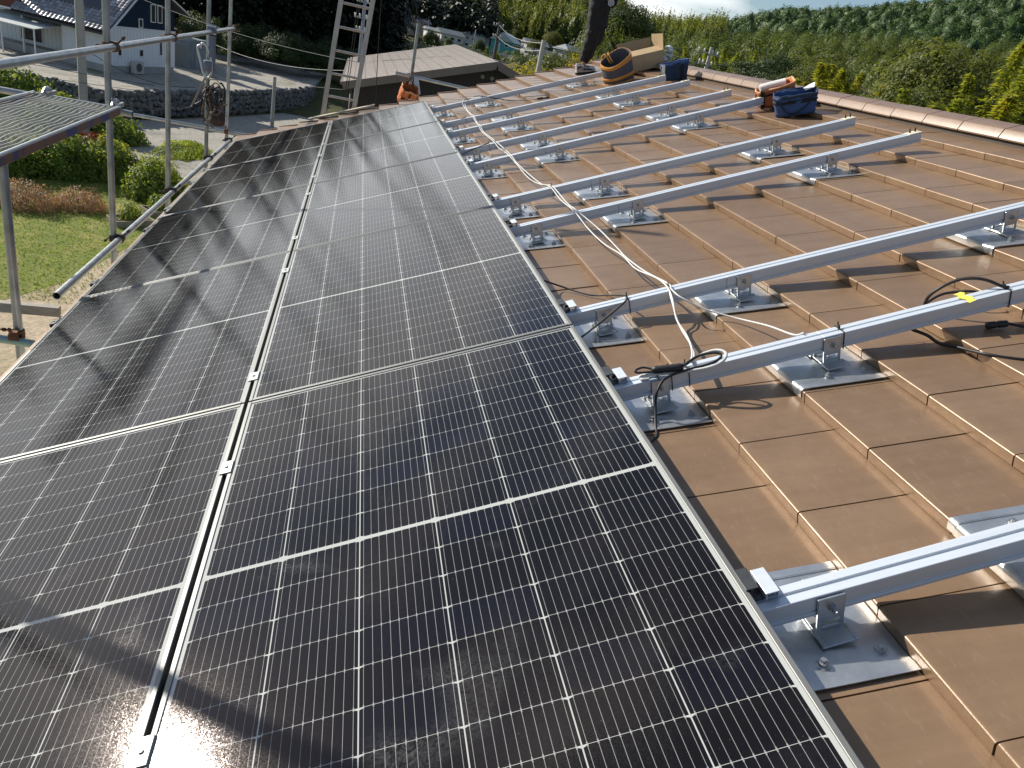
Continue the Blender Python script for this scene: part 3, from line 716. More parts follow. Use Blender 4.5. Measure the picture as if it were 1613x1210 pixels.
def rope(name, pts, r, lab, m=M_black, cat='rope', sub=5):
    P = [Vector(p) for p in pts]; o0 = P[0].copy(); q = MB(); q.tube(smooth_path([p - o0 for p in P], sub), r, 6); o = q.build(name, m, None, smooth=True); o.location = o0; return tag(o, lab, cat)
rope('hoist_rope', [(-.86, 9.1, 1.6), (-.93, 9.1, .2), (-.98, 9.1, -1.2), (-1.0, 9.1, -3)], .006, 'thin dark hoist rope hanging behind the ladder, left of a pair')
rope('hoist_rope', [(-.83, 9.1, 1.6), (-.90, 9.1, .2), (-.955, 9.1, -1.2), (-.97, 9.1, -3)], .006, 'thin dark hoist rope hanging behind the ladder, right of a pair')
rope('hoist_rope', [(-.62, 9.3, 1.6), (-.55, 9.3, .2), (-.46, 9.3, -1.0), (-.40, 9.3, -3)], .006, 'single dark rope hanging to the right of the ladder')

# ------------------------------------------------------------------ bags and box
def cloth(name, col, rough=.85, scale=10, var=.2, bump=.35, bscale=26): return mat(name, col, rough, 0, var, scale, bump=bump, bscale=bscale)
M_orange = cloth('orange_canvas', (.50, .145, .05)); M_orange_in = cloth('faded_orange_canvas', (.64, .33, .17)); M_blue = cloth('blue_canvas', (.045, .095, .25)); M_navy = cloth('navy_canvas', (.022, .045, .09))
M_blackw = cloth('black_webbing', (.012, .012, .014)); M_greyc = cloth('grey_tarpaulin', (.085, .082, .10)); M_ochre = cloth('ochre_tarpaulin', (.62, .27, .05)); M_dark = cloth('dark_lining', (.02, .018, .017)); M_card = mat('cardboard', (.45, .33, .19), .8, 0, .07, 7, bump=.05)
M_card2 = mat('cardboard_inside', (.36, .27, .16), .85, 0, .07, 7)
def soft_box(w, d, h, taper=.06, seed=0, wob=.008, z0=0, z1=None, n=7, nz=7, grow=0, floor=True, lean=0):
    """open-topped soft canvas box, centre at the floor; returns MB"""
    rr = random.Random(seed); z1 = h if z1 is None else z1; q = MB(); ring = []
    per = [(-1 + 2 * i / n, -1) for i in range(n)] + [(1, -1 + 2 * i / n) for i in range(n)] + [(1 - 2 * i / n, 1) for i in range(n)] + [(-1, 1 - 2 * i / n) for i in range(n)]
    off = [[rr.uniform(-wob, wob) for _ in per] for _ in range(nz + 1)]
    vs = []; N = len(per)
    for k in range(nz + 1):
        z = z0 + (z1 - z0) * k / nz; s = 1 - taper * (1 - z / h); bul = .03 * math.sin(math.pi * min(1, z / h))
        for i, (a, b2) in enumerate(per):
            c = .90 + .10 * (1 - (abs(a * b2)) ** 6)
            vs.append((a * c * (w / 2 * (s + bul) + grow) + off[k][i], b2 * c * (d / 2 * (s + bul) + grow) + off[k][(i * 3) % N], z + (lean * a * z / h) + (off[k][(i * 5) % N] * .6 if k == nz else 0)))
    fs = [(k * N + i, k * N + (i + 1) % N, (k + 1) * N + (i + 1) % N, (k + 1) * N + i) for k in range(nz) for i in range(N)]
    if floor: fs.append(tuple(reversed(range(N))))
    q.add(vs, fs); return q
def solid(o, t=.005, off=0): s = o.modifiers.new('solid', 'SOLIDIFY'); s.thickness = t; s.offset = off; return o
def bag_root(name, lab, u, v, yaw, tilt=0, n=None, sc_=(1, 1, 1)):
    r = bpy.data.objects.new(name, None); COL.objects.link(r); r.empty_display_size = .1
    n = roof_top(u) if n is None else n
    r.matrix_world = Matrix.Translation(rt(u, v, n + .004)) @ (MR @ Matrix.Rotation(yaw, 3, 'Z') @ Matrix.Rotation(tilt, 3, 'Y')).to_4x4() @ Matrix.Diagonal((*sc_, 1))
    return tag(r, lab, 'bag' )
# blue bag
r = bag_root('tool_bag', 'open blue canvas tool bag with a black band, on the bare tiles near the ridge', 2.42, 2.87, rad(-28), n=-.125, sc_=(.95, .95, .80))
solid(soft_box(.30, .26, .165, .10, 3).build('bag_body', M_blue, r, smooth=True, recalc=False), .006)
solid(soft_box(.30, .26, .165, .10, 3, z0=.145, z1=.176, nz=2, grow=.004, floor=False).build('rim', M_navy, r, smooth=True, recalc=False), .006)
solid(soft_box(.30, .26, .165, .10, 3, z0=.105, z1=.132, nz=2, grow=.005, floor=False).build('band', M_blackw, r, smooth=True, recalc=False), .003)
a = MB(); P = smooth_path([(.11, -.136, .115), (.07, -.139, .07), (.0, -.139, .025), (-.04, -.139, .022), (-.08, -.139, .06), (-.105, -.137, .115)], 4)
for i in range(len(P) - 1): a.beam(P[i], P[i + 1], .004, .016, (0, 1, 0))
a.build('strap', M_blackw, r)
a = MB(); a.add([(.08, .10, .155), (.135, .02, .19), (.145, .11, .215), (.105, .13, .195), (.06, .12, .17)], [(0, 1, 2, 3, 4)]); solid(a.build('folded_flap', mat('pale_canvas', (.62, .66, .70), .8), r), .004)
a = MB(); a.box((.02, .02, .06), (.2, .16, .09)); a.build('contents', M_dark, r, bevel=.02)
# orange bag
r = bag_root('tool_bag', 'open orange tool bag with a pale roll inside, behind the blue bag', 2.47, 3.25, rad(-22), n=-.125, sc_=(.86, .9, .68))
solid(soft_box(.31, .24, .205, .12, 9, .010, lean=.03).build('bag_body', M_orange, r, smooth=True, recalc=False), .006)
solid(soft_box(.31, .24, .205, .12, 9, .010, z0=.188, z1=.214, nz=2, grow=.004, floor=False, lean=.03).build('rim', M_orange_in, r, smooth=True, recalc=False), .008)
solid(soft_box(.31, .24, .205, .12, 9, .010, z0=.135, z1=.158, nz=2, grow=.006, floor=False, lean=.03).build('band', M_blackw, r, smooth=True, recalc=False), .003)
for xx in (.08, -.12):
    a = MB(); a.box((xx, -.128, .10), (.035, .006, .19)); a.build('strap', M_blackw, r)
a = MB(); a.tube(smooth_path([(-.13, .02, .185), (-.06, .03, .198), (.04, .03, .212), (.09, .03, .218)], 4), .045, 12); a.build('pale_roll', mat('pale_plastic_roll', (.72, .70, .66), .5), r, smooth=True, autos=50)
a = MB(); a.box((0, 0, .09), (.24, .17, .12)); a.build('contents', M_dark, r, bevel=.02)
# navy bag at the rail ends
r = bag_root('tool_bag', 'slim dark navy tool bag standing at the rail ends below the ridge', 2.49, 5.40, rad(-8), tilt=rad(6), n=-.125, sc_=(.9, .9, .88))
solid(soft_box(.29, .15, .185, .10, 5, .008, lean=.02).build('bag_body', M_navy, r, smooth=True, recalc=False), .006)
solid(soft_box(.29, .15, .185, .10, 5, .008, z0=.165, z1=.198, nz=2, grow=.005, floor=False, lean=.02).build('rim', M_blue, r, smooth=True, recalc=False), .006)
for xx in (-.14, .07):
    a = MB(); a.box((xx, -.080, .09), (.03, .006, .18)); a.build('strap', M_blackw if xx > 0 else M_white, r)
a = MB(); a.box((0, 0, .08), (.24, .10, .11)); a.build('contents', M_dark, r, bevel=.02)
# orange and grey bucket bag
r = bag_root('bucket_bag', 'round grey and ochre bucket bag with a gaping rim, beside the cardboard box', 2.12, 6.10, rad(20), tilt=rad(-3), n=-.130, sc_=(1, 1, .88))
def bucket(z0f, z1f, R=.165, grow=0, seg=30, nz=3):
    q = MB(); vs = []
    for k in range(nz + 1):
        for i in range(seg):
            th = 2 * math.pi * i / seg
            top = .285 + .065 * math.cos(th - .45) + .012 * math.sin(3 * th)
            f = z0f + (z1f - z0f) * k / nz; z = top * f
            rr = R * (1.0 + .05 * math.sin(math.pi * f)) + grow + .006 * math.sin(4 * th + 3 * f) * f
            vs.append((rr * math.cos(th), rr * math.sin(th), z))
    q.add(vs, [(k * seg + i, k * seg + (i + 1) % seg, (k + 1) * seg + (i + 1) % seg, (k + 1) * seg + i) for k in range(nz) for i in range(seg)])
    return q
solid(bucket(0, 1, nz=8).build('bag_body', M_greyc, r, smooth=True, recalc=False), .006)
for za, zb in ((.80, 1.01), (.22, .36), (0.0, .07)):
    solid(bucket(za, zb, grow=.004).build('ochre_band', M_ochre, r, smooth=True, recalc=False), .004)
a = MB(); a.lathe([(.15, .02), (.155, .15), (.10, .18), (.02, .19)], (0, 0, 0), 20); a.build('contents', M_dark, r, smooth=True)
a = MB()
for sx in (-.06, .05): a.tube(smooth_path([(sx, .155, .24), (sx * .9, .185, .30), (sx * .4, .15, .33), (sx * .3, .08, .22)], 4), .009, 6)
a.build('handle', M_ochre, r, smooth=True)
# cardboard box
r = thing('cardboard_box', 'open brown cardboard box with raised flaps lying by the ridge', 'box', rt(2.58, 6.62, -.115), roof=True, yaw=rad(10))
w, d, hh, th = .44, .26, .17, .005
a = MB(); a.box((0, -d / 2, hh / 2), (w, th, hh)); a.box((0, d / 2, hh / 2), (w, th, hh)); a.box((-w / 2, 0, hh / 2), (th, d - 2 * th, hh)); a.box((w / 2, 0, hh / 2), (th, d - 2 * th, hh)); a.box((0, 0, .004), (w - 2 * th, d - 2 * th, .006)); a.build('box_body', M_card, r)
def flap(name, a0, a1, out, L, m=M_card):
    q = MB(); A, B2, O = Vector(a0), Vector(a1), Vector(out) * L; q.add([A, B2, B2 + O * .98, A + O], [(0, 1, 2, 3)]); solid(q.build(name, m, r), .004)
flap('front_flap', (-w / 2, -d / 2, hh), (w / 2, -d / 2, hh), (0, .86, .26), .16)
flap('back_flap', (-w / 2, d / 2, hh), (w / 2, d / 2, hh), (0, .25, .97), .14, M_card2)
flap('side_flap', (w / 2, -d / 2, hh), (w / 2, d / 2, hh), (.05, 0, 1), .17)
flap('side_flap', (-w / 2, -d / 2, hh), (-w / 2, d / 2, hh), (-.75, 0, .6), .13, M_card2)
q = MB(); rr_ = random.Random(2)
for k in range(7):
    c = Vector((rr_.uniform(-.05, .05), rr_.uniform(-.05, .05), .03 + .025 * k)); q.lathe([(.005, -.03), (.045, -.015), (.05, .01), (.01, .03)], c, 7)
o = q.build('plastic_wrap', mat('crumpled_clear_plastic', (.62, .66, .68), .25, 0, .2, 20, bump=.5), None); o.location = rt(2.86, 6.62, -.12); tag(o, 'crumpled whitish plastic wrap right of the cardboard box', 'plastic wrap')
q = MB(); q.box((0, 0, .03), (.10, .07, .06)); q.box((.02, 0, .075), (.05, .04, .03)); o = q.build('power_tool', M_black, None, bevel=.012); o.matrix_world = Matrix.Translation(rt(2.86, 6.32, -.13)) @ MR.to_4x4(); tag(o, 'small black tool case in the shade right of the cardboard box', 'tool')
# orange bag hanging on the short pole
r = thing('hanging_bag', 'orange tool bag hanging open from the short pole behind the roof edge', 'bag', (-.08, 9.50, -.30), yaw=rad(15))
r.rotation_euler = (rad(32), rad(8), rad(12))
solid(soft_box(.24, .2, .24, .08, 15, .012).build('bag_body', M_orange, r, smooth=True, recalc=False), .006)
solid(soft_box(.24, .2, .24, .08, 15, .012, z0=.225, z1=.25, nz=2, grow=.004, floor=False).build('rim', M_orange_in, r, smooth=True, recalc=False), .007)
for e in ((.0, .26), (.26, .0)):
    a = MB(); a.box((0, -.105, .11), (.03 if e[0] == 0 else .22, .006, .21 if e[0] == 0 else .03)); a.build('strap', M_blackw, r)
a = MB(); a.tube(smooth_path([(-.05, .09, .23), (.0, .13, .36), (.05, .09, .23)], 5), .009, 6); a.build('handle', M_blackw, r)
q = MB(); q.add([(0, 0, 0), (.10, .02, 0), (.16, 0, -.22), (.09, .03, -.25), (.03, .0, -.10)], [(0, 1, 2, 3, 4)]); o = solid(q.build('pale_cloth', mat('pale_blue_cloth', (.50, .56, .66), .8), None), .006); o.location = (-.02, 9.50, .06); tag(o, 'pale bluish cloth hanging on the short pole beside the orange bag', 'cloth')

# ------------------------------------------------------------------ the worker
def skin(name, V, E2, Rr, m, parent, root=0, sub=2):
    me = bpy.data.meshes.new(name); me.from_pydata([tuple(v) for v in V], E2, []); me.materials.append(m)
    o = bpy.data.objects.new(name, me); COL.objects.link(o); o.parent = parent
    o.modifiers.new('skin', 'SKIN'); 
    lay = me.skin_vertices[0].data if me.skin_vertices else None
    if lay is None:
        bm = bmesh.new(); bm.from_mesh(me); l = bm.verts.layers.skin.verify(); bm.to_mesh(me); bm.free(); lay = me.skin_vertices[0].data
    for i, rr in enumerate(Rr):
        lay[i].radius = rr if isinstance(rr, tuple) else (rr, rr); lay[i].use_root = (i == root)
    s = o.modifiers.new('sub', 'SUBSURF'); s.levels = sub; s.render_levels = sub
    o.modifiers['skin'].use_smooth_shade = True
    return o
# feet on the tiles; local frame: x up-slope (facing), y away from the camera, z up
fz = rt(2.06, 7.5, roof_top(2.06)).z
pr = thing('person', 'worker in black trousers standing by the far roof edge, upper body out of frame', 'person', (1.94, 7.50, fz))
M_skin = mat('skin', (.48, .29, .20), .55, 0, .06, 20); M_trou = mat('black_work_trousers', (.010, .010, .011), .8, 0, .3, 14, bump=.5, bscale=18); M_jack = mat('black_jacket', (.014, .014, .016), .7, 0, .3, 12, bump=.4, bscale=15); M_glove = mat('pale_grey_glove', (.50, .50, .50), .85, 0, .15, 40); M_hair = mat('black_hair', (.012, .010, .009), .6); M_shoe = mat('white_black_shoe', (.42, .40, .40), .6, 0, .5, 22)
# body (one surface): pelvis, spine, neck, head, legs, arms
B = [(.06, .0, .93), (.085, 0, 1.08), (.12, 0, 1.25), (.14, 0, 1.40), (.155, 0, 1.50), (.17, 0, 1.60), (.18, 0, 1.70),
     (.04, -.085, .88), (.035, -.095, .50), (.0, -.095, .10), (.06, .085, .88), (.10, .10, .52), (.06, .12, .12),
     (.13, -.17, 1.42), (.16, -.23, 1.16), (.12, -.19, .92), (.125, -.17, .86), (.13, .17, 1.42), (.17, .23, 1.16), (.26, .20, .98), (.30, .18, .93)]
E3 = [(0, 1), (1, 2), (2, 3), (3, 4), (4, 5), (5, 6), (0, 7), (7, 8), (8, 9), (0, 10), (10, 11), (11, 12), (3, 13), (13, 14), (14, 15), (15, 16), (3, 17), (17, 18), (18, 19), (19, 20)]
RB_ = [.10, .10, .12, .11, .05, .085, .075, .07, .048, .036, .07, .048, .036, .05, .038, .028, .03, .05, .038, .028, .03]
skin('body', B, E3, RB_, M_skin, pr)
# trousers: hips and both legs, loose, with creases from the bump
T = [(.065, 0, .97), (.05, -.075, .86), (.035, -.085, .66), (.045, -.09, .50), (.015, -.092, .33), (.0, -.095, .12), (.085, .075, .86), (.125, .085, .66), (.155, .095, .50), (.110, .105, .33), (.060, .115, .135), (.08, 0, 1.05)]
tr_ = skin('trousers', T, [(11, 0), (0, 1), (1, 2), (2, 3), (3, 4), (4, 5), (0, 6), (6, 7), (7, 8), (8, 9), (9, 10)], [(.20, .17), .155, .125, .100, .080, .060, .155, .125, .100, .080, .062, (.20, .16)], M_trou, pr)
tx = bpy.data.textures.new('cloth_folds', 'CLOUDS'); tx.noise_scale = .075; tx.noise_depth = 2
tr_.modifiers['sub'].levels = tr_.modifiers['sub'].render_levels = 3
dm_ = tr_.modifiers.new('folds', 'DISPLACE'); dm_.texture = tx; dm_.strength = .045; dm_.mid_level = .5
J = [(.085, 0, 1.02), (.11, 0, 1.2), (.135, 0, 1.38), (.15, 0, 1.47), (.13, -.18, 1.42), (.165, -.235, 1.16), (.125, -.195, .95), (.13, .18, 1.42), (.175, .235, 1.16), (.25, .205, .995)]
skin('jacket', J, [(0, 1), (1, 2), (2, 3), (2, 4), (4, 5), (5, 6), (2, 7), (7, 8), (8, 9)], [(.185, .15), (.17, .15), (.16, .15), .075, .078, .06, .048, .078, .06, .048], M_jack, pr)
a = MB(); a.add([(-.10, -.12, 1.03), (.10, -.17, 1.02), (.27, -.05, 1.0), (.25, -.06, .86), (.22, -.02, .80), (.26, .06, .99)], [(0, 1, 2, 3), (2, 5, 4, 3)]); solid(a.build('jacket_tail', M_jack, pr, smooth=True), .02)
# gloved hands: palm, four fingers, thumb
def hand(base, d, side, nm):
    base = Vector(base); d = Vector(d).normalized(); s = Vector(side).normalized(); nrm = d.cross(s)
    V = [base, base + d * .045, base + d * .085]; E_ = [(0, 1), (1, 2)]; R_ = [(.026, .02), (.040, .018), (.042, .016)]
    for k, (off, L) in enumerate(((-.031, .068), (-.011, .078), (.010, .073), (.030, .056))):
        i = len(V); p = base + d * .088 + s * off
        V += [p, p + d * L * .5 + nrm * .006, p + d * L * .85 + nrm * .022]; E_ += [(2, i), (i, i + 1), (i + 1, i + 2)]; R_ += [.0105, .0098, .0085]
    i = len(V); V += [base + d * .035 - s * .035, base + d * .065 - s * .055 + nrm * .012, base + d * .09 - s * .058 + nrm * .022]; E_ += [(1, i), (i, i + 1), (i + 1, i + 2)]; R_ += [.013, .012, .010]
    skin(nm, V, E_, R_, M_glove, pr, sub=1)
hand((.125, -.205, .955), (.10, -.10, -1), (1, .0, .1), 'glove')
hand((.25, .205, .99), (.6, -.2, -.8), (0, 1, 0), 'glove')
def shoe(c, yaw, tilt):
    q = MB(); pf = [(-.11, .020, .075), (-.105, .034, .095), (-.06, .036, .085), (0, .040, .072), (.06, .046, .055), (.11, .044, .045), (.145, .028, .034)]
    vs = []; seg = 10
    for x, w_, h_ in pf:
        for k in range(seg):
            th = math.pi * k / (seg - 1); vs.append((x, w_ * math.cos(th), .022 + (h_ - .0) * math.sin(th) ** .8))
    fs = [(i * seg + k, i * seg + k + 1, (i + 1) * seg + k + 1, (i + 1) * seg + k) for i in range(len(pf) - 1) for k in range(seg - 1)]
    fs += [tuple(range(seg)), tuple(reversed([(len(pf) - 1) * seg + k for k in range(seg)]))]
    q.add(vs, fs); R_ = Matrix.Rotation(yaw, 4, 'Z') @ Matrix.Rotation(tilt, 4, 'Y'); o = q.build('shoe', M_shoe, pr, smooth=True, autos=50); o.matrix_local = Matrix.Translation(c) @ R_
    s = MB(); out = [(-.112, .022), (-.10, .037), (-.03, .038), (.05, .047), (.11, .045), (.148, .022), (.148, -.022), (.11, -.045), (.05, -.047), (-.03, -.038), (-.10, -.037), (-.112, -.022)]
    s.prism([(x, y) for x, y in out], (0, 0, 0), (0, 0, .024), (Vector((1, 0, 0)), Vector((0, 1, 0)))); s.build('sole', M_black, o)
    a = MB()
    for k in range(4): a.beam((.0 + .022 * k, -.03, .088 - .008 * k), (.0 + .022 * k, .03, .088 - .008 * k), .008, .006)
    a.tube(smooth_path([(-.02, -.04, .06), (.05, -.047, .05), (.10, -.044, .04)], 3), .008, 6); a.tube(smooth_path([(-.1, -.036, .06), (-.08, -.04, .09), (-.03, -.038, .085)], 3), .007, 6)
    a.build('lace', M_black, o)
z_at = lambda x, y: rt((x + 1.94 - .0) / CP, 0, 0).z
def foot(x, y):
    X = 1.94 + x; u = X / CP + roof_top(2) * SP / CP; n = roof_top(u); return rt(u, 7.5 + y, n).z - fz + .006
shoe(Vector((.035, -.095, foot(.035, 0))), rad(4), -PIT + rad(6)); shoe(Vector((.09, .12, foot(.09, 0))), rad(8), -PIT + rad(6))
# head details
a = MB(); a.lathe([(.02, .0), (.085, .02), (.098, .07), (.085, .12), (.04, .15), (.005, .155)], (.165, 0, 1.60), 18); a.build('hair', M_hair, pr, smooth=True)
a = MB(); a.tube([(.25, 0, 1.66), (.275, 0, 1.635), (.25, 0, 1.625)], .012, 8); a.build('nose', M_skin, pr, smooth=True)
for sy in (-.032, .032):
    a = MB(); a.lathe([(.002, -.008), (.009, -.004), (.009, .004), (.002, .008)], (.252, sy, 1.672), 10); a.build('eye', M_white, pr, smooth=True)
a = MB(); a.tube([(.252, -.025, 1.598), (.262, 0, 1.595), (.252, .025, 1.598)], .006, 6); a.build('mouth', mat('lips', (.36, .16, .13), .5), pr, smooth=True)
for sy in (-.088, .088):
    a = MB(); a.tube([(.165, sy, 1.68), (.15, sy * 1.07, 1.655), (.165, sy, 1.62)], .012, 8); a.build('ear', M_skin, pr, smooth=True)
# ------------------------------------------------------------------ terrain
CX, CY = CAM.x, CAM.y
def ss(a, b, x): t = np.clip((x - a) / (b - a), 0, 1); return t * t * (3 - 2 * t)
def hfun(az, d):
    az = np.asarray(az, float); d = np.asarray(d, float)
    z = GZ + 2.4 * ss(75, 140, d) * ss(-8, 2, az)
    z = z + (1 - ss(-3, 2.5, az)) * ss(-95, -60, az) * (1.4 * ss(62, 75, d) + 5 * ss(85, 190, d) + 4 * ss(150, 300, d))
    z = z + ss(8, 17, az) * 5.5 * ss(110, 260, d)
    z = z + ss(1, 6, az) * (1 - ss(15, 19.5, az)) * (46 * ss(282, 560, d))
    lvl = np.interp(az, [14, 20.5, 27, 31, 34.6, 42, 50, 70, 110], [20, 31, 51, 64, 78, 100, 112, 118, 100])
    z = z + ss(13, 20, az) * (1 - ss(120, 160, az)) * lvl * (.28 * ss(230, 430, d) + .72 * ss(400, 800, d))
    z = z + ss(21, 30, az) * (1 - ss(120, 160, az)) * 5.0 * ss(28, 85, d)
    z = z + .35 * np.sin(az * .9 + d * .05) * ss(90, 200, d) + 3.5 * np.sin(az * .55 + 1.3) * np.sin(d * .011 + az * .12) * ss(300, 600, d)
    return z
def wpos(az, d): a = np.radians(az); return CX + d * np.sin(a), CY + d * np.cos(a)
def ground(x, y):
    dx, dy = x - CX, y - CY; return float(hfun(math.degrees(math.atan2(dx, dy)), math.hypot(dx, dy)))
azs = np.concatenate([np.arange(-180, -60, 5), np.arange(-60, 60, 1.0), np.arange(60, 180, 5)])
ds = np.concatenate([np.arange(3, 60, 3), np.arange(60, 300, 6), np.arange(300, 1000, 20), np.array([1000, 1150, 1400, 1800, 2600, 4000])])
A_, D_ = np.meshgrid(azs, ds); X_, Y_ = wpos(A_, D_); Z_ = hfun(A_, D_)
nA, nD = len(azs), len(ds)
V = np.stack([X_, Y_, Z_], -1).reshape(-1, 3); V = np.concatenate([V, [[CX, CY, GZ]]])
i, j = np.meshgrid(np.arange(nD - 1), np.arange(nA), indexing='ij'); j2 = (j + 1) % nA
Q = np.stack([i * nA + j, i * nA + j2, (i + 1) * nA + j2, (i + 1) * nA + j], -1).reshape(-1, 4)
def ground_mat(name, cols, scale, rough=.95, bump=.4, scale2=None, stops=None):
    mt, nt, b = nodes_of(name); t = NT(nt); co = t.coord('Object')
    f = t.noise(co, scale, 7, .62, .6); st = stops or [.3 + .4 * k / (len(cols) - 1) for k in range(len(cols))]
    c = t.ramp(f, list(zip(st, cols))); g = t.noise(co, scale2 or scale * 14, 4, .7)
    c = t.mix(1.0, c, t.ramp(g, [(.3, (.62, .62, .62)), (.7, (1.25, 1.25, 1.25))]), 'MULTIPLY')
    nt.links.new(c, b.inputs['Base Color']); b.inputs['Roughness'].default_value = rough; b.inputs['Specular IOR Level'].default_value = .2
    nt.links.new(t.bump(g, bump, .05), b.inputs['Normal']); return mt
M_ground = ground_mat('scrub_ground', [(.05, .055, .02), (.085, .085, .03), (.15, .12, .06)], .08, scale2=1.5)
terr = link('terrain', np_mesh('terrain', V, Q, M_ground, True)); struct(terr)
def sheet(name, pts, z, m, sub=0):
    q = MB(); q.add([(x, y, z) for x, y in pts], [tuple(range(len(pts)))]); o = q.build(name, m, None, recalc=False)
    if o.data.polygons[0].normal.z < 0: o.data.flip_normals()
    return struct(o)
M_dirt = ground_mat('dry_dirt_yard', [(.42, .33, .22), (.50, .41, .29), (.30, .25, .14)], .5, scale2=9)
M_lawn = ground_mat('lawn', [(.40, .32, .20), (.26, .25, .07), (.15, .195, .036), (.21, .225, .055), (.33, .29, .12)], .55, scale2=11, stops=[.30, .40, .50, .60, .72])
M_road = ground_mat('worn_concrete_road', [(.30, .285, .25), (.38, .36, .31), (.22, .21, .185)], .35, scale2=6, bump=.15)
M_gravel = ground_mat('pale_gravel', [(.20, .20, .11), (.33, .31, .27), (.40, .375, .33), (.25, .235, .17)], .45, scale2=5)
sheet('yard', [(-30, -12), (2.5, -12), (2.5, 29), (-3, 31), (-8.5, 31), (-30, 22)], GZ + .010, M_dirt)
sheet('lawn', [(-30, 14.2), (-9.4, 15.6), (-8.0, 18.5), (-7.2, 23), (-6.6, 26), (-7.0, 30), (-9.0, 31.2), (-14, 30.5), (-30, 28.5)], GZ + .016, M_lawn)
sheet('road', [(-30, 40.0), (-17.5, 40.6), (-13.6, 37.6), (-10.5, 31.8), (-6, 31.5), (-3.2, 31.5), (-3.0, 46), (-1.5, 56), (2, 68), (-2, 72), (-4.9, 60.5), (-8.6, 52.0), (-11.5, 46.6), (-13.9, 42.4), (-30, 44)], GZ + .022, M_road)
ter = MB(); pts = [(-34, 45.6), (-19, 44.4), (-13.9, 43.5), (-10.9, 49.2), (-7.7, 56), (-5.2, 61.8), (-4.4, 66), (-4, 80), (-34, 96)]
npt = len(pts); ter.add([(x, y, GZ - .2) for x, y in pts] + [(x, y, -6.0) for x, y in pts], [tuple(reversed(range(npt))), tuple(range(npt, 2 * npt))] + [(k, (k + 1) % npt, npt + (k + 1) % npt, npt + k) for k in range(npt)])
struct(ter.build('terrace_ground', M_gravel))

# ------------------------------------------------------------------ dry stone wall
rs = random.Random(11)
sw = thing('stone_wall', 'grey stone retaining wall below the white and navy house', 'wall', (-13.8, 43.2, GZ))
M_stone = mat('field_stone', (.22, .225, .22), .85, 0, .35, 3, bump=.5, bscale=12, isl=.55)
ico = bmesh.new(); bmesh.ops.create_icosphere(ico, subdivisions=2, radius=1); IV = [v.co.copy() for v in ico.verts]; IF = [[v.index for v in f.verts] for f in ico.faces]; ico.free()
wl_ = [(-34, 45.4), (-19, 44.2), (-13.8, 43.2), (-10.7, 49.1), (-7.5, 55.9), (-5.0, 61.8), (-4.15, 66.3)]
q = MB()
for (xa, ya), (xb, yb) in zip(wl_[:-1], wl_[1:]):
    L = math.hypot(xb - xa, yb - ya); d = Vector(((xb - xa) / L, (yb - ya) / L, 0)); nrm = Vector((d.y, -d.x, 0)); row = 0; z = .18
    while z < 1.55:
        s = rs.uniform(0, .4)
        while s < L:
            w = rs.uniform(.20, .42); hh = rs.uniform(.18, .36); p = Vector((xa, ya, GZ)) + d * s + Vector((0, 0, z + rs.uniform(-.08, .08))) - nrm * (.16 * z) + nrm * rs.uniform(-.05, .08)
            R_ = Matrix.Rotation(rs.uniform(-1.2, 1.2), 3, nrm); ph = rs.uniform(0, 9)
            vs = []
            for v in IV:
                f = 1 + .30 * math.sin(3.1 * v.x + ph) * math.cos(2.7 * v.z + ph * 2) + .12 * math.sin(6 * v.x * v.z + ph); e = Vector((math.copysign(abs(v.x) ** .62, v.x) * w * .55, v.y * .17, math.copysign(abs(v.z) ** .62, v.z) * hh * .62)) * f
                e = R_ @ (d * e.x + nrm * e.y + Vector((0, 0, e.z))); vs.append(p + e - Vector((-13.8, 43.2, GZ)))
            q.add(vs, IF); s += w * 1.02
        z += .30
q.build('stones', M_stone, sw, smooth=True, autos=28, recalc=False)
q = MB()
for (xa, ya), (xb, yb) in zip(wl_[:-1], wl_[1:]):
    d = Vector((xb - xa, yb - ya, 0)).normalized(); nrm = Vector((d.y, -d.x, 0)); o_ = Vector((-13.8, 43.2, GZ)); a, b2 = Vector((xa, ya, GZ)), Vector((xb, yb, GZ))
    vs = [a - nrm * .05, b2 - nrm * .05, b2 - nrm * .30 + Vector((0, 0, 1.5)), a - nrm * .30 + Vector((0, 0, 1.5))]; q.add([v - o_ for v in vs], [(0, 1, 2, 3)])
q.build('backing', mat('dark_mortar', (.05, .05, .045), .95), sw)

# ------------------------------------------------------------------ foliage tools
nr = np.random.default_rng(5)
def leaf_mat(name, cols, trans=.25, tcol=None, clump=1.2):
    mt, nt, b = nodes_of(name); t = NT(nt); out = [n for n in nt.nodes if n.type == 'OUTPUT_MATERIAL'][0]
    k = t.island(); c = t.ramp(k, [(i / (len(cols) - 1), cc) for i, cc in enumerate(cols)])
    n = t.noise(t.coord('Object'), clump, 3, .5); c = t.mix(1.0, c, t.ramp(n, [(.3, (.62, .66, .62)), (.7, (1.3, 1.25, 1.1))]), 'MULTIPLY')
    hr = t.objrand(); c = t.mix(1.0, c, t.ramp(hr, [(0, (.86, .92, .9)), (1, (1.14, 1.06, 1.0))]), 'MULTIPLY')
    nt.links.new(c, b.inputs['Base Color']); b.inputs['Roughness'].default_value = .55; b.inputs['Specular IOR Level'].default_value = .3
    tr = nt.nodes.new('ShaderNodeBsdfTranslucent'); ms = nt.nodes.new('ShaderNodeMixShader'); ms.inputs[0].default_value = trans
    tc = t.mix(1.0, c, tcol or (2.2, 2.0, 1.0), 'MULTIPLY'); nt.links.new(tc, tr.inputs['Color'])
    nt.links.new(b.outputs[0], ms.inputs[1]); nt.links.new(tr.outputs[0], ms.inputs[2]); nt.links.new(ms.outputs[0], out.inputs[0]); return mt
M_leafD = leaf_mat('evergreen_leaves', [(.028, .050, .018), (.045, .075, .024), (.065, .095, .030)], .22)
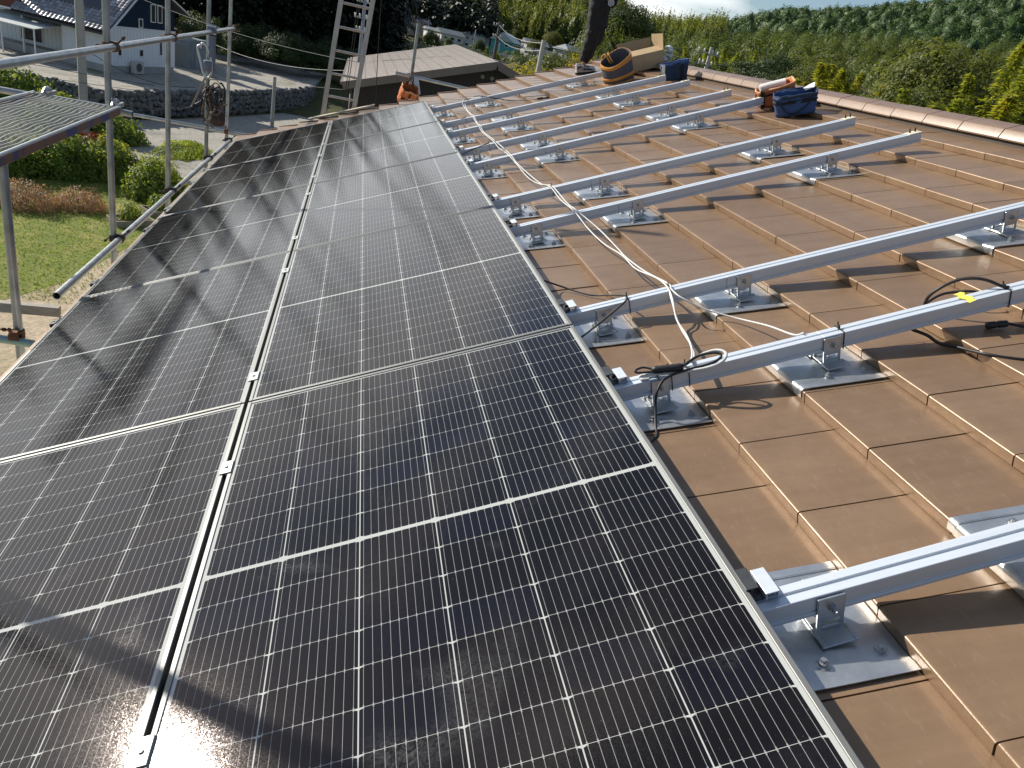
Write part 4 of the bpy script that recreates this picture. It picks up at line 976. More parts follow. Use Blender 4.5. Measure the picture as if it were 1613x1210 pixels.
M_leafO = leaf_mat('olive_leaves', [(.06, .086, .022), (.100, .128, .032), (.150, .165, .045)], .34)
M_bamb = leaf_mat('bamboo_leaves', [(.17, .215, .036), (.26, .285, .048), (.34, .34, .065)], .48, (2.0, 1.9, .7))
M_bambY = leaf_mat('yellowing_bamboo_leaves', [(.16, .16, .022), (.25, .23, .030), (.33, .29, .04)], .42, (1.8, 1.7, .6))
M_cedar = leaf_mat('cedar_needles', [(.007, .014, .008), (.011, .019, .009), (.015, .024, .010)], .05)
M_far = leaf_mat('far_wood_leaves', [(.034, .072, .020), (.050, .094, .024), (.070, .115, .030)], .14, clump=.09)
M_valley = leaf_mat('valley_wood_leaves', [(.050, .082, .022), (.075, .110, .028), (.100, .135, .034)], .28, clump=.12)
M_hillB = leaf_mat('hillside_bamboo_leaves', [(.085, .120, .026), (.125, .155, .034), (.165, .185, .044)], .36, clump=.10)
M_hedge = leaf_mat('garden_leaves', [(.09, .155, .028), (.14, .21, .042), (.22, .26, .07)], .38, clump=2)
M_pink = leaf_mat('pinkish_seed_heads', [(.34, .21, .16), (.44, .29, .22), (.26, .22, .11)], .3, (1.6, 1.3, 1.0), clump=2)
M_rusty = leaf_mat('rust_red_fronds', [(.22, .07, .04), (.30, .11, .06), (.16, .06, .035)], .2, (1.5, 1.1, 1.0), clump=2)
M_bark = mat('bark', (.085, .065, .05), .9, 0, .3, 6, bump=.5, stretch=(3, 3, .6)); M_culm = mat('bamboo_culm', (.16, .18, .06), .5, 0, .2, 4)
def unit(n): v = nr.normal(size=(n, 3)); return v / np.linalg.norm(v, axis=1, keepdims=True)
def leaf_quads(C, N, L, W, droop=None, jit=.75):
    """rhombic leaves at centres C lying roughly square to N"""
    n = len(C); N = N + unit(n) * jit; N /= np.linalg.norm(N, axis=1, keepdims=True)
    r = unit(n) if droop is None else droop + unit(n) * .5
    A = np.cross(N, r) if droop is None else r - N * (r * N).sum(1, keepdims=True)
    A /= (np.linalg.norm(A, axis=1, keepdims=True) + 1e-9); B2 = np.cross(N, A)
    L = np.broadcast_to(np.asarray(L, float), (n,))[:, None] * nr.uniform(.7, 1.3, (n, 1)); W = np.broadcast_to(np.asarray(W, float), (n,))[:, None] * nr.uniform(.7, 1.3, (n, 1))
    V = np.stack([C - A * L / 2, C + B2 * W / 2 - A * L * .05, C + A * L / 2, C - B2 * W / 2 - A * L * .05], 1).reshape(-1, 3)
    return V, np.arange(4 * n).reshape(n, 4)
def cat(parts):
    V, Q, o = [], [], 0
    for v, q in parts: V.append(v); Q.append(q + o); o += len(v)
    return np.concatenate(V), np.concatenate(Q)
def broad_crown(R, H, z0, nc, per, leaf, seed):
    """crown of leafy clumps in an uneven ellipsoid, centre at z0"""
    u = unit(nc); u[:, 2] = np.where(u[:, 2] < -.45, -u[:, 2] * .6, u[:, 2])
    cr = nr.uniform(.55, .95, (nc, 1)); C = u * cr * np.array([R, R, H]) * (1 + .18 * np.sin(u[:, :1] * 5 + seed)); C[:, 2] += z0
    rad_ = nr.uniform(.20, .36, nc) * R; parts = []
    w = unit(nc * per); rr = nr.uniform(.55, 1.0, (nc * per, 1)); idx = np.repeat(np.arange(nc), per)
    P = C[idx] + w * rr * rad_[idx][:, None] * np.array([1, 1, .72]); keep = w[:, 2] > -.75
    N = w * .7 + u[idx] * .5 + np.array([0, 0, .35])
    return leaf_quads(P[keep], N[keep], leaf, leaf * .62)
def trunk_mesh(name, H, r, seed, m, limbs=5, spread=1.5):
    rg = random.Random(seed); q = MB(); P = [(0, 0, -.4)] + [(rg.uniform(-.12, .12) * k, rg.uniform(-.12, .12) * k, H * k / 5) for k in range(1, 6)]
    q.tube(P, r, 8, radii=[r * (1.15 - .17 * k) for k in range(6)])
    for k in range(limbs):
        a = rg.uniform(0, 6.28); z = H * rg.uniform(.35, .8); s = spread * rg.uniform(.6, 1.1)
        q.tube([(0, 0, z), (math.cos(a) * s * .5, math.sin(a) * s * .5, z + s * .5), (math.cos(a) * s, math.sin(a) * s, z + s * .8)], r * .4, 6, radii=[r * .42, r * .28, r * .1])
    o = q.build(name, m, None, smooth=True); me = o.data; bpy.data.objects.remove(o); return me
def bamboo_clump(nc, H, spread, per, seed, leafL=.42):
    rg = random.Random(seed); parts = []; q = MB()
    for k in range(nc):
        a = rg.uniform(0, 6.28); r = spread * math.sqrt(rg.random()); bx, by = r * math.cos(a), r * math.sin(a); h_ = H * rg.uniform(.62, 1.0); la = rg.uniform(0, 6.28); ln = rg.uniform(.04, .16) * h_
        P = np.array([[bx + ln * math.cos(la) * (t ** 2.6) * 1.0, by + ln * math.sin(la) * (t ** 2.6), h_ * (t - .05 * t ** 4)] for t in np.linspace(0, 1, 9)])
        q.tube(P, .045, 5, radii=[.05 * (1.02 - t) + .008 for t in np.linspace(0, 1, 9)])
        t = nr.uniform(.22, 1.0, per) ** .8; f = t * 8; i0 = np.clip(f.astype(int), 0, 7); fr = (f - i0)[:, None]; C = P[i0] * (1 - fr) + P[i0 + 1] * fr
        # sprays stand off the culm in whorls, drooping at the ends
        wh = np.floor(t * 16) * 2.4 + nr.integers(0, 3, per) * 2.1; ang = wh + nr.normal(0, .45, per)
        rr = (H * .100) * (1.03 - t) ** .85 * nr.uniform(.15, 1.0, per) * (.75 + .5 * np.sin(np.floor(t * 16) * 1.7 + k) ** 2) + .06
        off = np.stack([np.cos(ang) * rr, np.sin(ang) * rr, rr * .35 - .18 * rr ** 2 + nr.normal(0, .06, per)], 1)
        D = np.stack([np.cos(ang), np.sin(ang), np.full(per, -.45)], 1); N = np.stack([np.cos(ang) * .3, np.sin(ang) * .3, np.ones(per)], 1)
        parts.append(leaf_quads(C + off, N, leafL, leafL * .30, D))
    o = q.build('culms', M_culm, None, smooth=True); me = o.data; bpy.data.objects.remove(o)
    return cat(parts), me
def cedar_crown(H, R, per, seed, leaf=.5):
    t = nr.uniform(0, 1, per) ** 1.15; lv = np.floor(t * 16); ang = lv * 1.9 + nr.integers(0, 6, per) * 1.047 + nr.normal(0, .2, per)
    rr = R * (1 - t) ** .75 * nr.uniform(.25, 1.0, per) * (.72 + .4 * np.sin(lv * 2.3 + ang * 2 + seed) ** 2)
    C = np.stack([np.cos(ang) * rr, np.sin(ang) * rr, H * (.16 + .84 * t) - .28 * rr + nr.normal(0, .12, per)], 1)
    D = np.stack([np.cos(ang), np.sin(ang), np.full(per, -.55)], 1); N = np.stack([np.cos(ang) * .5, np.sin(ang) * .5, np.ones(per)], 1)
    return leaf_quads(C, N, leaf, leaf * .55, D)
# prototypes
PB = []
for s, (R, H, z0, th, nc, per, leaf) in enumerate([(3.4, 3.2, 6.4, 5.6, 110, 150, .20), (2.8, 2.9, 5.4, 4.6, 90, 140, .19), (3.8, 2.9, 6.0, 5.2, 120, 150, .21)]):
    V, Q = broad_crown(R, H, z0, nc, per, leaf, s); PB.append((V, Q, trunk_mesh('trunk', th, .22, s, M_bark, 6, R * .6)))
BR = {}
for key, m in (('D', M_leafD), ('O', M_leafO), ('Y', M_bambY), ('H', M_hedge)):
    BR[key] = [(np_mesh('crown', V, Q, m), tr) for V, Q, tr in PB]
BA = {'G': [], 'Y': []}
for s in range(3):
    (V, Q), cu = bamboo_clump(9, 9.5 + s, 2.5, 1500, s + 20, .25)
    BA['G'].append((np_mesh('foliage', V, Q, M_bamb), cu)); BA['Y'].append((np_mesh('foliage', V, Q, M_bambY), cu))
CE = []
for s in range(3):
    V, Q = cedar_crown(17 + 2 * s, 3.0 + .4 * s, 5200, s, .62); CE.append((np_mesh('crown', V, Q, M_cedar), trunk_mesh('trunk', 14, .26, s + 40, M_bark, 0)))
def plant(name, parts, x, y, z, s, lab, cat_, group, sz=None, rot=None):
    r = bpy.data.objects.new(name, None); COL.objects.link(r); r.location = (x, y, z); r.scale = (s, s, sz or s); r.rotation_euler = (0, 0, rot if rot is not None else nr.uniform(0, 6.28))
    for me, nm in parts: link(nm, me, r)
    return tag(r, lab, cat_, group)
def at(az, d): x, y = wpos(az, d); return float(x), float(y), float(hfun(az, d))
def tree_to(kind, az, d, top_el, lab, group, var=0, wide=1.0):
    """tree at bearing az and distance d whose tip stands top_el degrees over the eye"""
    x, y, z = at(az, d); top = CAM.z + d * math.tan(rad(top_el)); Hh = top - z
    if kind in 'DOYH' and kind != 'B':
        me, tr = BR[kind][var % 3]; base = [9.4, 8.2, 8.8][var % 3]; s = Hh / base
        return plant('broadleaf_tree', ((me, 'crown'), (tr, 'trunk')), x, y, z, s * wide, lab, 'tree', group, s)
    if kind in ('bG', 'bY'):
        me, cu = BA[kind[1]][var % 3]; base = [9.3, 10.2, 11.2][var % 3]; s = Hh / base
        return plant('bamboo_clump', ((me, 'foliage'), (cu, 'culms')), x, y, z, s * wide * 1.5, lab, 'bamboo', group, s)
    me, tr = CE[var % 3]; s = Hh / (17 + 2 * (var % 3))
    return plant('cedar_tree', ((me, 'crown'), (tr, 'trunk')), x, y, z, s * wide, lab, 'tree', group, s)
GR = 'trees and bamboo beyond the ridge'
T5 = [  # kind, bearing, distance, tip angle, variant, width, label
 ('O', 39.2, 58, 5.75, 0, .95, 'large rounded olive-green tree standing tallest beyond the ridge at right'),
 ('O', 38.2, 62, 4.7, 1, .85, 'olive tree merging into the left flank of the large rounded tree'),
 ('bG', 41.4, 60, 5.7, 0, 1.0, 'tall feathery bamboo just right of the large rounded tree'),
 ('bG', 43.6, 55, 6.1, 1, 1.0, 'tallest feathery bamboo at the right frame edge'),
 ('bG', 45.6, 52, 5.6, 2, 1.0, 'bamboo half cut off by the right frame edge'),
 ('bG', 41.2, 44, 3.3, 2, 1.25, 'low bushy bamboo in front of the large tree, above the ridge tiles'),
 ('bG', 43.2, 40, 3.0, 0, 1.3, 'low bushy bamboo above the ridge near the right frame edge'),
 ('bG', 45.4, 40, 3.3, 1, 1.3, 'low bushy bamboo right at the frame edge above the ridge'),
 ('O', 38.6, 47, 2.5, 2, .9, 'small grey-green tree in shade at the foot of the large tree'),
 ('bG', 36.5, 55, 4.3, 1, 1.1, 'light green bamboo left of the large rounded tree'),
 ('bG', 35.2, 57, 3.8, 0, 1.1, 'light green bamboo, second left of the large rounded tree'),
 ('bY', 34.6, 50, 2.5, 2, 1.1, 'bright yellow bamboo low above the ridge, left of the large tree'),
 ('bY', 33.4, 52, 2.7, 1, 1.1, 'yellow-green bamboo above the ridge, leftmost of the yellow ones'),
 ('bY', 35.7, 48, 2.2, 0, 1.1, 'yellow bamboo nearest the large tree, low on the ridge line'),
 ('bG', 33.9, 60, 3.5, 2, 1.1, 'slim light bamboo behind the yellow bamboo'),
 ('O', 32.2, 82, 3.2, 0, 1.1, 'olive tree left of the yellow bamboo'),
 ('O', 30.6, 88, 3.1, 1, 1.15, 'mid-green tree above the blue bag'),
 ('D', 28.7, 85, 2.75, 2, 1.1, 'dark round evergreen above the orange bag'),
 ('D', 29.6, 74, 1.9, 0, 1.0, 'dark low evergreen right behind the orange bag'),
 ('O', 31.3, 70, 1.8, 2, 1.0, 'low olive tree behind the ridge right of the blue bag'),
 ('O', 27.2, 92, 1.75, 0, 1.0, 'lighter green small tree above the ridge left of the orange bag'),
 ('D', 25.9, 95, 1.6, 1, 1.1, 'dark green tree right of the small utility pole'),
 ('D', 24.3, 100, 1.5, 0, 1.1, 'dark green tree behind the small utility pole'),
 ('O', 22.6, 95, 1.2, 2, 1.1, 'green tree above the navy bag'),
 ('O', 20.9, 90, .9, 1, 1.1, 'green tree behind the cardboard box'),
 ('D', 17.8, 205, 3.95, 2, 1.25, 'big dark tree standing up on the skyline right of the worker'),
 ('D', 16.8, 215, 3.1, 0, 1.1, 'dark tree beside the worker on the skyline, lower than its neighbour'),
 ('Y', 15.9, 52, -.05, 1, .9, 'bright yellow-green bush just right of the worker shoe'),
 ('Y', 13.0, 46, -1.05, 0, 1.0, 'bright yellow-green tree at the foot of the pale leaning post'),
 ('O', 14.5, 75, -.2, 2, 1.0, 'dark olive tree between the pale post and the worker'),
 ('D', 11.6, 88, -1.0, 1, 1.0, 'small dark tree above the corner of the brown roof'),
 ('O', 12.3, 70, -1.4, 0, .9, 'small olive tree near the brown roof corner'),
 ('D', 8.3, 190, -.35, 2, .7, 'dark conical bush between the white houses'),
 ('D', 9.4, 185, -.75, 1, .8, 'dark shrub right of the white houses'),
 ('H', 9.6, 170, -.9, 0, .6, 'pale green bush near the blue house'),
 ('O', 4.9, 180, -.55, 2, 1.1, 'reddish olive thicket above the sloping field'),
 ('O', 6.1, 200, -.65, 1, .9, 'olive thicket left of the white houses'),
 ('O', 12.2, 235, .5, 0, 1.1, 'green tree behind the grey village roofs'),
 ('O', 10.6, 300, 1.0, 1, 1.1, 'brownish green tree on the slope above the blue house'),
 ('O', 13.4, 290, 1.2, 2, 1.1, 'green tree on the slope above the village'),
 ('bG', 15.4, 290, 1.5, 1, 1.2, 'bamboo on the slope left of the worker'),
 ('D', 19.3, 190, 1.9, 0, 1.2, 'dark tree right of the worker above the bucket bag'),
 ('O', 18.5, 150, .9, 2, 1.2, 'olive tree behind the bucket bag'),
 ('bG', 21.6, 130, 2.0, 0, 1.2, 'light bamboo behind the cardboard box flap'),
 ('bG', 23.0, 128, 2.3, 1, 1.2, 'light bamboo left of the small utility pole'),
 ('bG', 24.6, 125, 2.5, 2, 1.2, 'light bamboo behind the small utility pole'),
 ('bG', 26.1, 122, 2.7, 0, 1.2, 'light bamboo right of the small utility pole'),
 ('bG', 27.4, 120, 3.0, 1, 1.2, 'light bamboo left behind the dark round evergreen'),
 ('bG', 29.0, 118, 3.1, 2, 1.2, 'light bamboo behind the dark round evergreen'),
 ('bG', 30.6, 115, 3.2, 0, 1.2, 'light bamboo behind the mid-green tree above the blue bag'),
 ('O', 32.4, 112, 3.6, 1, 1.2, 'tree behind the olive tree left of the yellow bamboo'),
]
for k, az, d, el, var, wd, lab in T5:
    tree_to(k, az, d, el, lab, GR, var, wd)
GC = 'dark cedars behind the navy house'; TZ0 = -6.2
pos = ['far left behind the brick balcony', 'left behind the navy gable', 'behind the ridge of the navy house', 'behind the right gable of the navy house', 'behind the left tall scaffold pole', 'behind the middle scaffold pole', 'behind the cable bundle', 'behind the far corner scaffold pole', 'right of the far corner scaffold pole', 'left of the concrete post', 'above the concrete post', 'left of the ladder', 'behind the left ladder stile', 'behind the ladder rungs', 'behind the right ladder stile', 'right of the ladder above the field']
cz_ = [(-24, 92, 4.6), (-20.5, 88, 5.2), (-17, 95, 5.8), (-14, 90, 5.8), (-11.6, 86, 6), (-9.6, 90, 6), (-8, 84, 6.6), (-6.4, 90, 6.4), (-5.0, 86, 6), (-3.7, 92, 5.6), (-2.6, 88, 5.4), (-1.5, 95, 5.2), (-.5, 90, 5.0), (.4, 98, 4.8), (1.1, 92, 4.6), (1.75, 97, 4.2)]
for (az, d, el), p in zip(cz_, pos):
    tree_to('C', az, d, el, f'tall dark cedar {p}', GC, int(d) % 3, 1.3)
for k, (az, d, el, p) in enumerate([(-12.5, 100, 5.8, 'second row, behind the navy house gable'), (-10.4, 103, 5.8, 'second row, left of the cable bundle'), (-7.2, 100, 6, 'second row, behind the far corner pole'), (-4.4, 102, 5.6, 'second row, left of the ladder'), (-2.0, 104, 5.2, 'second row, right above the concrete post'), (-.1, 106, 5.0, 'second row, behind the ladder'), (1.3, 108, 4.6, 'second row, right of the ladder')]):
    tree_to('C', az, d, el, f'tall dark cedar {p}', GC, k, 1.5)
for k, (x, y, tz) in enumerate([(-39, 63, 7), (-36, 66, 7.5), (-33, 69, 8), (-30, 71.5, 8.5), (-27.5, 74, 9), (-25, 76, 9), (-42, 60, 7)]):
    me, tr = CE[k % 3]; s = (tz + 6.2) / (17 + 2 * (k % 3))
    plant('cedar_tree', ((me, 'crown'), (tr, 'trunk')), x, y, -6.2, s * 1.4, f'cedar of the row behind the navy house at far left, {num[k]} in line', 'tree', GC, s)
for k, (az, d, el, p) in enumerate([(-10.4, 74, -2.6, 'behind the grey shed'), (-8.2, 76, -2.4, 'right of the grey shed'), (-6.6, 78, -2.2, 'behind the cable bundle'), (-5.0, 74, -2.6, 'above the stone wall end'), (-3.6, 76, -2.2, 'left of the ladder foot'), (-2.0, 78, -2.0, 'behind the ladder foot'), (-.6, 80, -2.2, 'behind the left roof corner of the brown house')]):
    x, y, z = at(az, d); me, tr = BR['D'][k % 3]
    plant('shrub', ((me, 'crown'),), x, y, z - 2.0, .62, f'dark shady undergrowth bush {p}', 'bush', 'undergrowth below the cedars')
# woods too far and dense to count
def canopy(name, az0, az1, d0, d1, n, R, Hh, per, leaf, m, lab, plume=0.0, kind='stuff', elong=1.0):
    az = nr.uniform(az0, az1, n); d = np.sqrt(nr.uniform(d0 ** 2, d1 ** 2, n)); x, y = wpos(az, d); z = hfun(az, d)
    r = R * nr.uniform(.65, 1.35, n); hh = Hh * nr.uniform(.7, 1.3, n); idx = np.repeat(np.arange(n), per); N = n * per
    w = unit(N); w[:, 2] = np.abs(w[:, 2]) * 1.1 - .25
    bum = (1 + .22 * np.sin(w[:, 0] * 5 + idx * 1.7) * np.sin(w[:, 1] * 5 + idx * 2.3)) * nr.uniform(.72, 1.04, N)
    tp = 1 - plume * np.clip(w[:, 2], 0, 1)
    C = np.stack([x[idx] + w[:, 0] * r[idx] * bum * tp, y[idx] + w[:, 1] * r[idx] * bum * tp, z[idx] + hh[idx] * .55 + w[:, 2] * hh[idx] * .5 * bum], 1)
    D = np.tile(np.array([[0, 0, 1.0]]), (N, 1)) if elong > 1 else None
    V, Q = leaf_quads(C, w + np.array([0, 0, .25]), leaf * elong, leaf * .75, D, .25)
    o = link(name, np_mesh(name, V, Q, m)); return tag(o, lab, 'forest', None, kind)
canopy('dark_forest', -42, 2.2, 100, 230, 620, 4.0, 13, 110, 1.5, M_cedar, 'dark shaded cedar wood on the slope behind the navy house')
def wood(name, az0, az1, d0, d1, n, R, Hh, per, leaf, m, lab, top=.2, amp=.22, elong=1.0, core=.80, mc=None):
    """far dense wood: knobbly crowns on the slope, a solid heart inside a shell of leaf sprays"""
    bm = bmesh.new(); bmesh.ops.create_icosphere(bm, subdivisions=2, radius=1); w0 = np.array([v.co for v in bm.verts]); F0 = np.array([[v.index for v in f.verts] for f in bm.faces]); bm.free()
    az = nr.uniform(az0, az1, n); d = np.sqrt(nr.uniform(d0 ** 2, d1 ** 2, n)); x, y = wpos(az, d); z = hfun(az, d); nv = len(w0)
    r = R * nr.uniform(.55, 1.45, n); hh = Hh * nr.uniform(.7, 1.3, n); p = nr.uniform(0, 6.28, (n, 5))
    def fm(w, q): return 1 + amp * np.sin(4 * w[:, 0] + q[:, 0]) * np.sin(4 * w[:, 1] + q[:, 1]) + amp * .9 * np.sin(6 * w[:, 2] + q[:, 2]) * np.sin(6 * w[:, 0] + q[:, 3]) + amp * .5 * np.sin(9 * w[:, 1] + q[:, 4])
    def place(w, i, k):
        f = fm(w, p[i]) * k; tp = 1 - top * np.clip(w[:, 2], 0, 1)
        return np.stack([x[i] + w[:, 0] * r[i] * f * tp, y[i] + w[:, 1] * r[i] * f * tp, z[i] + hh[i] * .5 + w[:, 2] * hh[i] * .5 * f], 1)
    i = np.repeat(np.arange(n), nv); w = np.tile(w0, (n, 1)); V = place(w, i, core); Q = (F0[None] + (np.arange(n) * nv)[:, None, None]).reshape(-1, 3)
    o = link(name, np_mesh(name, V, Q, mc or m)); tag(o, lab[0], 'forest', None, 'stuff')
    i = np.repeat(np.arange(n), per); N = n * per; w = unit(N); w[:, 2] = np.where(w[:, 2] < -.3, -w[:, 2], w[:, 2]); C = place(w, i, nr.uniform(.84, 1.06, N))
    e = .12; g = np.stack([(fm(w + e * np.eye(3)[k], p[i]) - fm(w - e * np.eye(3)[k], p[i])) / (2 * e) for k in range(3)], 1); nm = w - .55 * g; nm[:, 2] += .15
    D = np.tile(np.array([[0, 0, 1.0]]), (N, 1)) if elong > 1 else None
    V, Q = leaf_quads(C, nm, leaf * elong, leaf * .8, D, .30); o = link(name + '_foliage', np_mesh(name + '_foliage', V, Q, m)); tag(o, lab[1], 'forest', None, 'stuff')
wood('bamboo_hillside', 2, 25, 300, 600, 2100, 2.8, 14, 270, .58, M_hillB, ('sunlit bamboo and mixed wood on the hillside behind the village', 'feathery outer leaves of the hillside bamboo'), .55, .30, 1.3, .60, M_valley)
wood('hill_forest', 14, 60, 420, 1000, 3000, 5.6, 11, 210, .95, M_far, ('dark green wooded hill along the skyline', 'outer leaves of the wooded hill along the skyline'), .1, .24)
canopy('valley_wood', 16, 62, 165, 430, 1000, 4.2, 11, 300, .46, M_valley, 'mixed green wood between the bamboo and the far hill', .45, elong=1.5)
canopy('village_greenery', 3.5, 17, 165, 285, 120, 1.4, 2.2, 110, .36, M_leafO, 'bushes and small trees between the village houses')
canopy('shaded_wood', 2.4, 9.5, 285, 340, 150, 4.0, 16, 70, 1.5, M_cedar, 'dark shaded trees at the foot of the bamboo hill behind the white houses')
# ------------------------------------------------------------------ garden plants
def bush(name, x, y, rx, ry, hh, n, leaf, m, lab, cat_='shrub', group=None, thin=1.0, up=False):
    w = unit(n); w[:, 2] = np.abs(w[:, 2]); rr = nr.uniform(.55, 1.05, (n, 1)) ** thin; lump = 1 + .2 * np.sin(w[:, :1] * 7 + x) * np.cos(w[:, 1:2] * 6 + y)
    C = w * rr * lump * np.array([rx, ry, hh]); D = np.tile(np.array([[0, 0, 1.0]]), (n, 1)) if up else None
    V, Q = leaf_quads(C, w, leaf, leaf * (.3 if up else .55), D); o = link(name, np_mesh(name, V, Q, m)); o.location = (x, y, GZ); return tag(o, lab, cat_, group)
bush('seedhead_bush', -11.3, 24.9, 1.25, .8, .85, 5200, .10, M_pink, 'pinkish brown seed-head bush on the lawn, larger left one', up=True)
bush('seedhead_bush', -9.75, 25.6, .95, .65, .72, 3200, .10, M_pink, 'pinkish brown seed-head bush on the lawn, smaller right one', up=True)
GH = 'bushes along the far side of the lawn'
for k, (x, y, rx, ry, hh, lab) in enumerate([(-13.4, 28.9, 1.4, 1.0, 1.5, 'leafy green bush at the left end of the lawn edge'), (-11.7, 29.8, 1.5, 1.0, 1.7, 'leafy green bush below the deck beam'), (-10.2, 30.4, 1.2, .9, 1.6, 'tall leafy bush left of the tall scaffold pole foot'), (-15.6, 28.6, 1.6, 1.2, 1.8, 'leafy bush under the mesh deck at far left'), (-8.6, 31.0, 1.1, .9, 1.0, 'yellowish grassy bush by the road bend')]):
    bush('garden_bush', x, y, rx, ry, hh, 5200, .16, M_hedge if k < 4 else M_bamb, lab, 'bush', GH, up=(k == 4))
bush('flowering_bush', -8.0, 28.2, 1.0, .8, 1.5, 4800, .14, M_hedge, 'round leafy bush behind the planter boxes')
bush('garden_bush', -6.8, 27.8, .7, .6, .9, 2000, .14, M_hedge, 'low leafy bush by the lower scaffold tube', 'bush', GH)
bush('fern_patch', -12.4, 34.6, 1.5, 1.0, .8, 2600, .26, M_rusty, 'rust-red dying fronds beside the road left of the tall pole', up=True)
bush('fern_patch', -11.2, 33.8, .8, .6, .5, 1100, .24, M_rusty, 'small rust-red fronds right of the tall pole', up=True)
for x, y, rx, ry, hh, lab in [(-12.3, 38.0, 1.6, 1.3, 1.2, 'green bank of weeds by the road behind the tall pole'), (-14.6, 38.2, 1.6, 1.2, 1.6, 'dense green weeds left of the utility pole foot'), (-18.3, 42.6, 2.6, 1.0, 2.0, 'green creeper bush on the left end of the stone wall'), (-21.8, 42.8, 2.2, 1.0, 2.2, 'dark green creeper at the far left of the stone wall'), (-8.9, 38.0, 1.2, 2.4, .35, 'low yellow-green grass tuft beside the road')]:
    bush('weeds', x, y, rx, ry, hh, 4200, .2, M_hedge, lab, 'weeds', 'weeds along the road and wall', up='grass' in lab)
# planters
M_plank = mat('weathered_plank', (.30, .26, .20), .85, 0, .25, 6, stretch=(1, 6, 6)); M_soil = mat('soil', (.07, .05, .035), .95, 0, .3, 8, bump=.5)
for k, (x, y, yaw, L, Wd, lab) in enumerate([(-7.95, 24.7, rad(38), 1.25, .8, 'wooden raised bed nearest the scaffold tube, front one'), (-7.35, 26.4, rad(38), 1.1, .8, 'wooden raised bed behind the front one')]):
    r = thing('raised_bed', lab, 'planter', (x, y, GZ), 'wooden raised beds in the garden', yaw=yaw)
    for (cx_, cy_, lx, ly) in ((0, -Wd / 2, L, .04), (0, Wd / 2, L, .04), (-L / 2, 0, .04, Wd - .04), (L / 2, 0, .04, Wd - .04)):
        a = MB(); a.box((cx_, cy_, .11), (lx, ly, .22)); a.build('plank', M_plank, r)
    a = MB(); a.box((0, 0, .08), (L - .05, Wd - .05, .14)); a.build('soil', M_soil, r)
    bush('bed_plants', x, y, .5, .35, .75, 900, .14, M_hedge, f'leafy plants growing in the {"front" if k == 0 else "rear"} raised bed', 'plant', up=True)
# grass blades on the lawn and verge
n = 20000; gx = nr.uniform(-20, -6.8, n); gy = nr.uniform(17, 31, n); keep = (gx < -7.2) | (gy > 23); keep &= ~((gx < -12) & (gy < 17.5)); gx, gy = gx[keep], gy[keep]
C = np.stack([gx, gy, np.full(len(gx), GZ + .035)], 1); N_ = unit(len(gx)); N_[:, 2] *= .2
V, Q = leaf_quads(C, N_, .075, .03, np.tile([[0, 0, 1.0]], (len(gx), 1))); o = link('grass', np_mesh('grass', V, Q, M_hedge)); tag(o, 'short green lawn grass', 'grass', None, 'stuff')
n = 7000; a_ = nr.uniform(.3, 3.6, n); d_ = nr.uniform(140, 185, n); x, y = wpos(a_, d_); z = hfun(a_, d_); V, Q = leaf_quads(np.stack([x, y, z + .3], 1), np.tile([[0, 0, 1.0]], (n, 1)), 1.0, .5); o = link('meadow_grass', np_mesh('meadow_grass', V, Q, leaf_mat('dry_meadow', [(.22, .21, .05), (.30, .27, .08), (.16, .17, .04)], .25, clump=.05))); tag(o, 'dry yellow-green meadow grass on the slope', 'grass', None, 'stuff')
# ------------------------------------------------------------------ brown neighbouring building
XV, YV, ZV = Vector((1, 0, 0)), Vector((0, 1, 0)), Vector((0, 0, 1))
def siding(name, col, pitch=.3, axis=0, rough=.6, depth=.5, var=.08):
    mt, nt, b = nodes_of(name); t = NT(nt); sp = nt.nodes.new('ShaderNodeSeparateXYZ'); co = t.coord('Object'); nt.links.new(co, sp.inputs[0])
    f = t.val('FRACT', t.val('DIVIDE', sp.outputs[axis], pitch)); g = t.val('LESS_THAN', f, .10)
    n_ = t.noise(co, 1.6, 6, .65); c = t.ramp(n_, [(.3, tuple(x * (1 - var) for x in col)), (.7, tuple(min(1, x * (1 + var)) for x in col))])
    c = t.mix(t.val('MULTIPLY', g, .55), c, tuple(x * .45 for x in col)); nt.links.new(c, b.inputs['Base Color']); b.inputs['Roughness'].default_value = rough; b.inputs['Specular IOR Level'].default_value = .2
    nt.links.new(t.bump(t.val('SUBTRACT', 1.0, g), depth, .02), b.inputs['Normal']); return mt
nb = thing('brown_building', 'grey-brown neighbouring building with low gable roof and dark ribbed wall', 'building', (4.77, 30, GZ))
M_rib = siding('dark_ribbed_siding', (.034, .032, .032), .18, 0, .55)
M_troof = mat('greige_metal_roof', (.40, .355, .31), .5, .0, .05, 1.2); M_fas = mat('brown_fascia', (.16, .135, .12), .6, 0, .1, 2)
def P(x, y, z): return (x - 4.77, y - 30, z - GZ)
a = MB(); y0, y1 = 30.55, 45.4
a.add([P(-.85, y0, GZ - .3), P(10.4, y0, GZ - .3), P(10.4, y0, -1.98), P(4.77, y0, -.22), P(-.85, y0, -1.98), P(-.85, y1, GZ - .3), P(10.4, y1, GZ - .3), P(10.4, y1, -1.98), P(4.77, y1, -.22), P(-.85, y1, -1.98)],
      [(0, 1, 2, 3, 4), (6, 5, 9, 8, 7), (5, 0, 4, 9), (1, 6, 7, 2)]); a.build('wall', M_rib, nb)
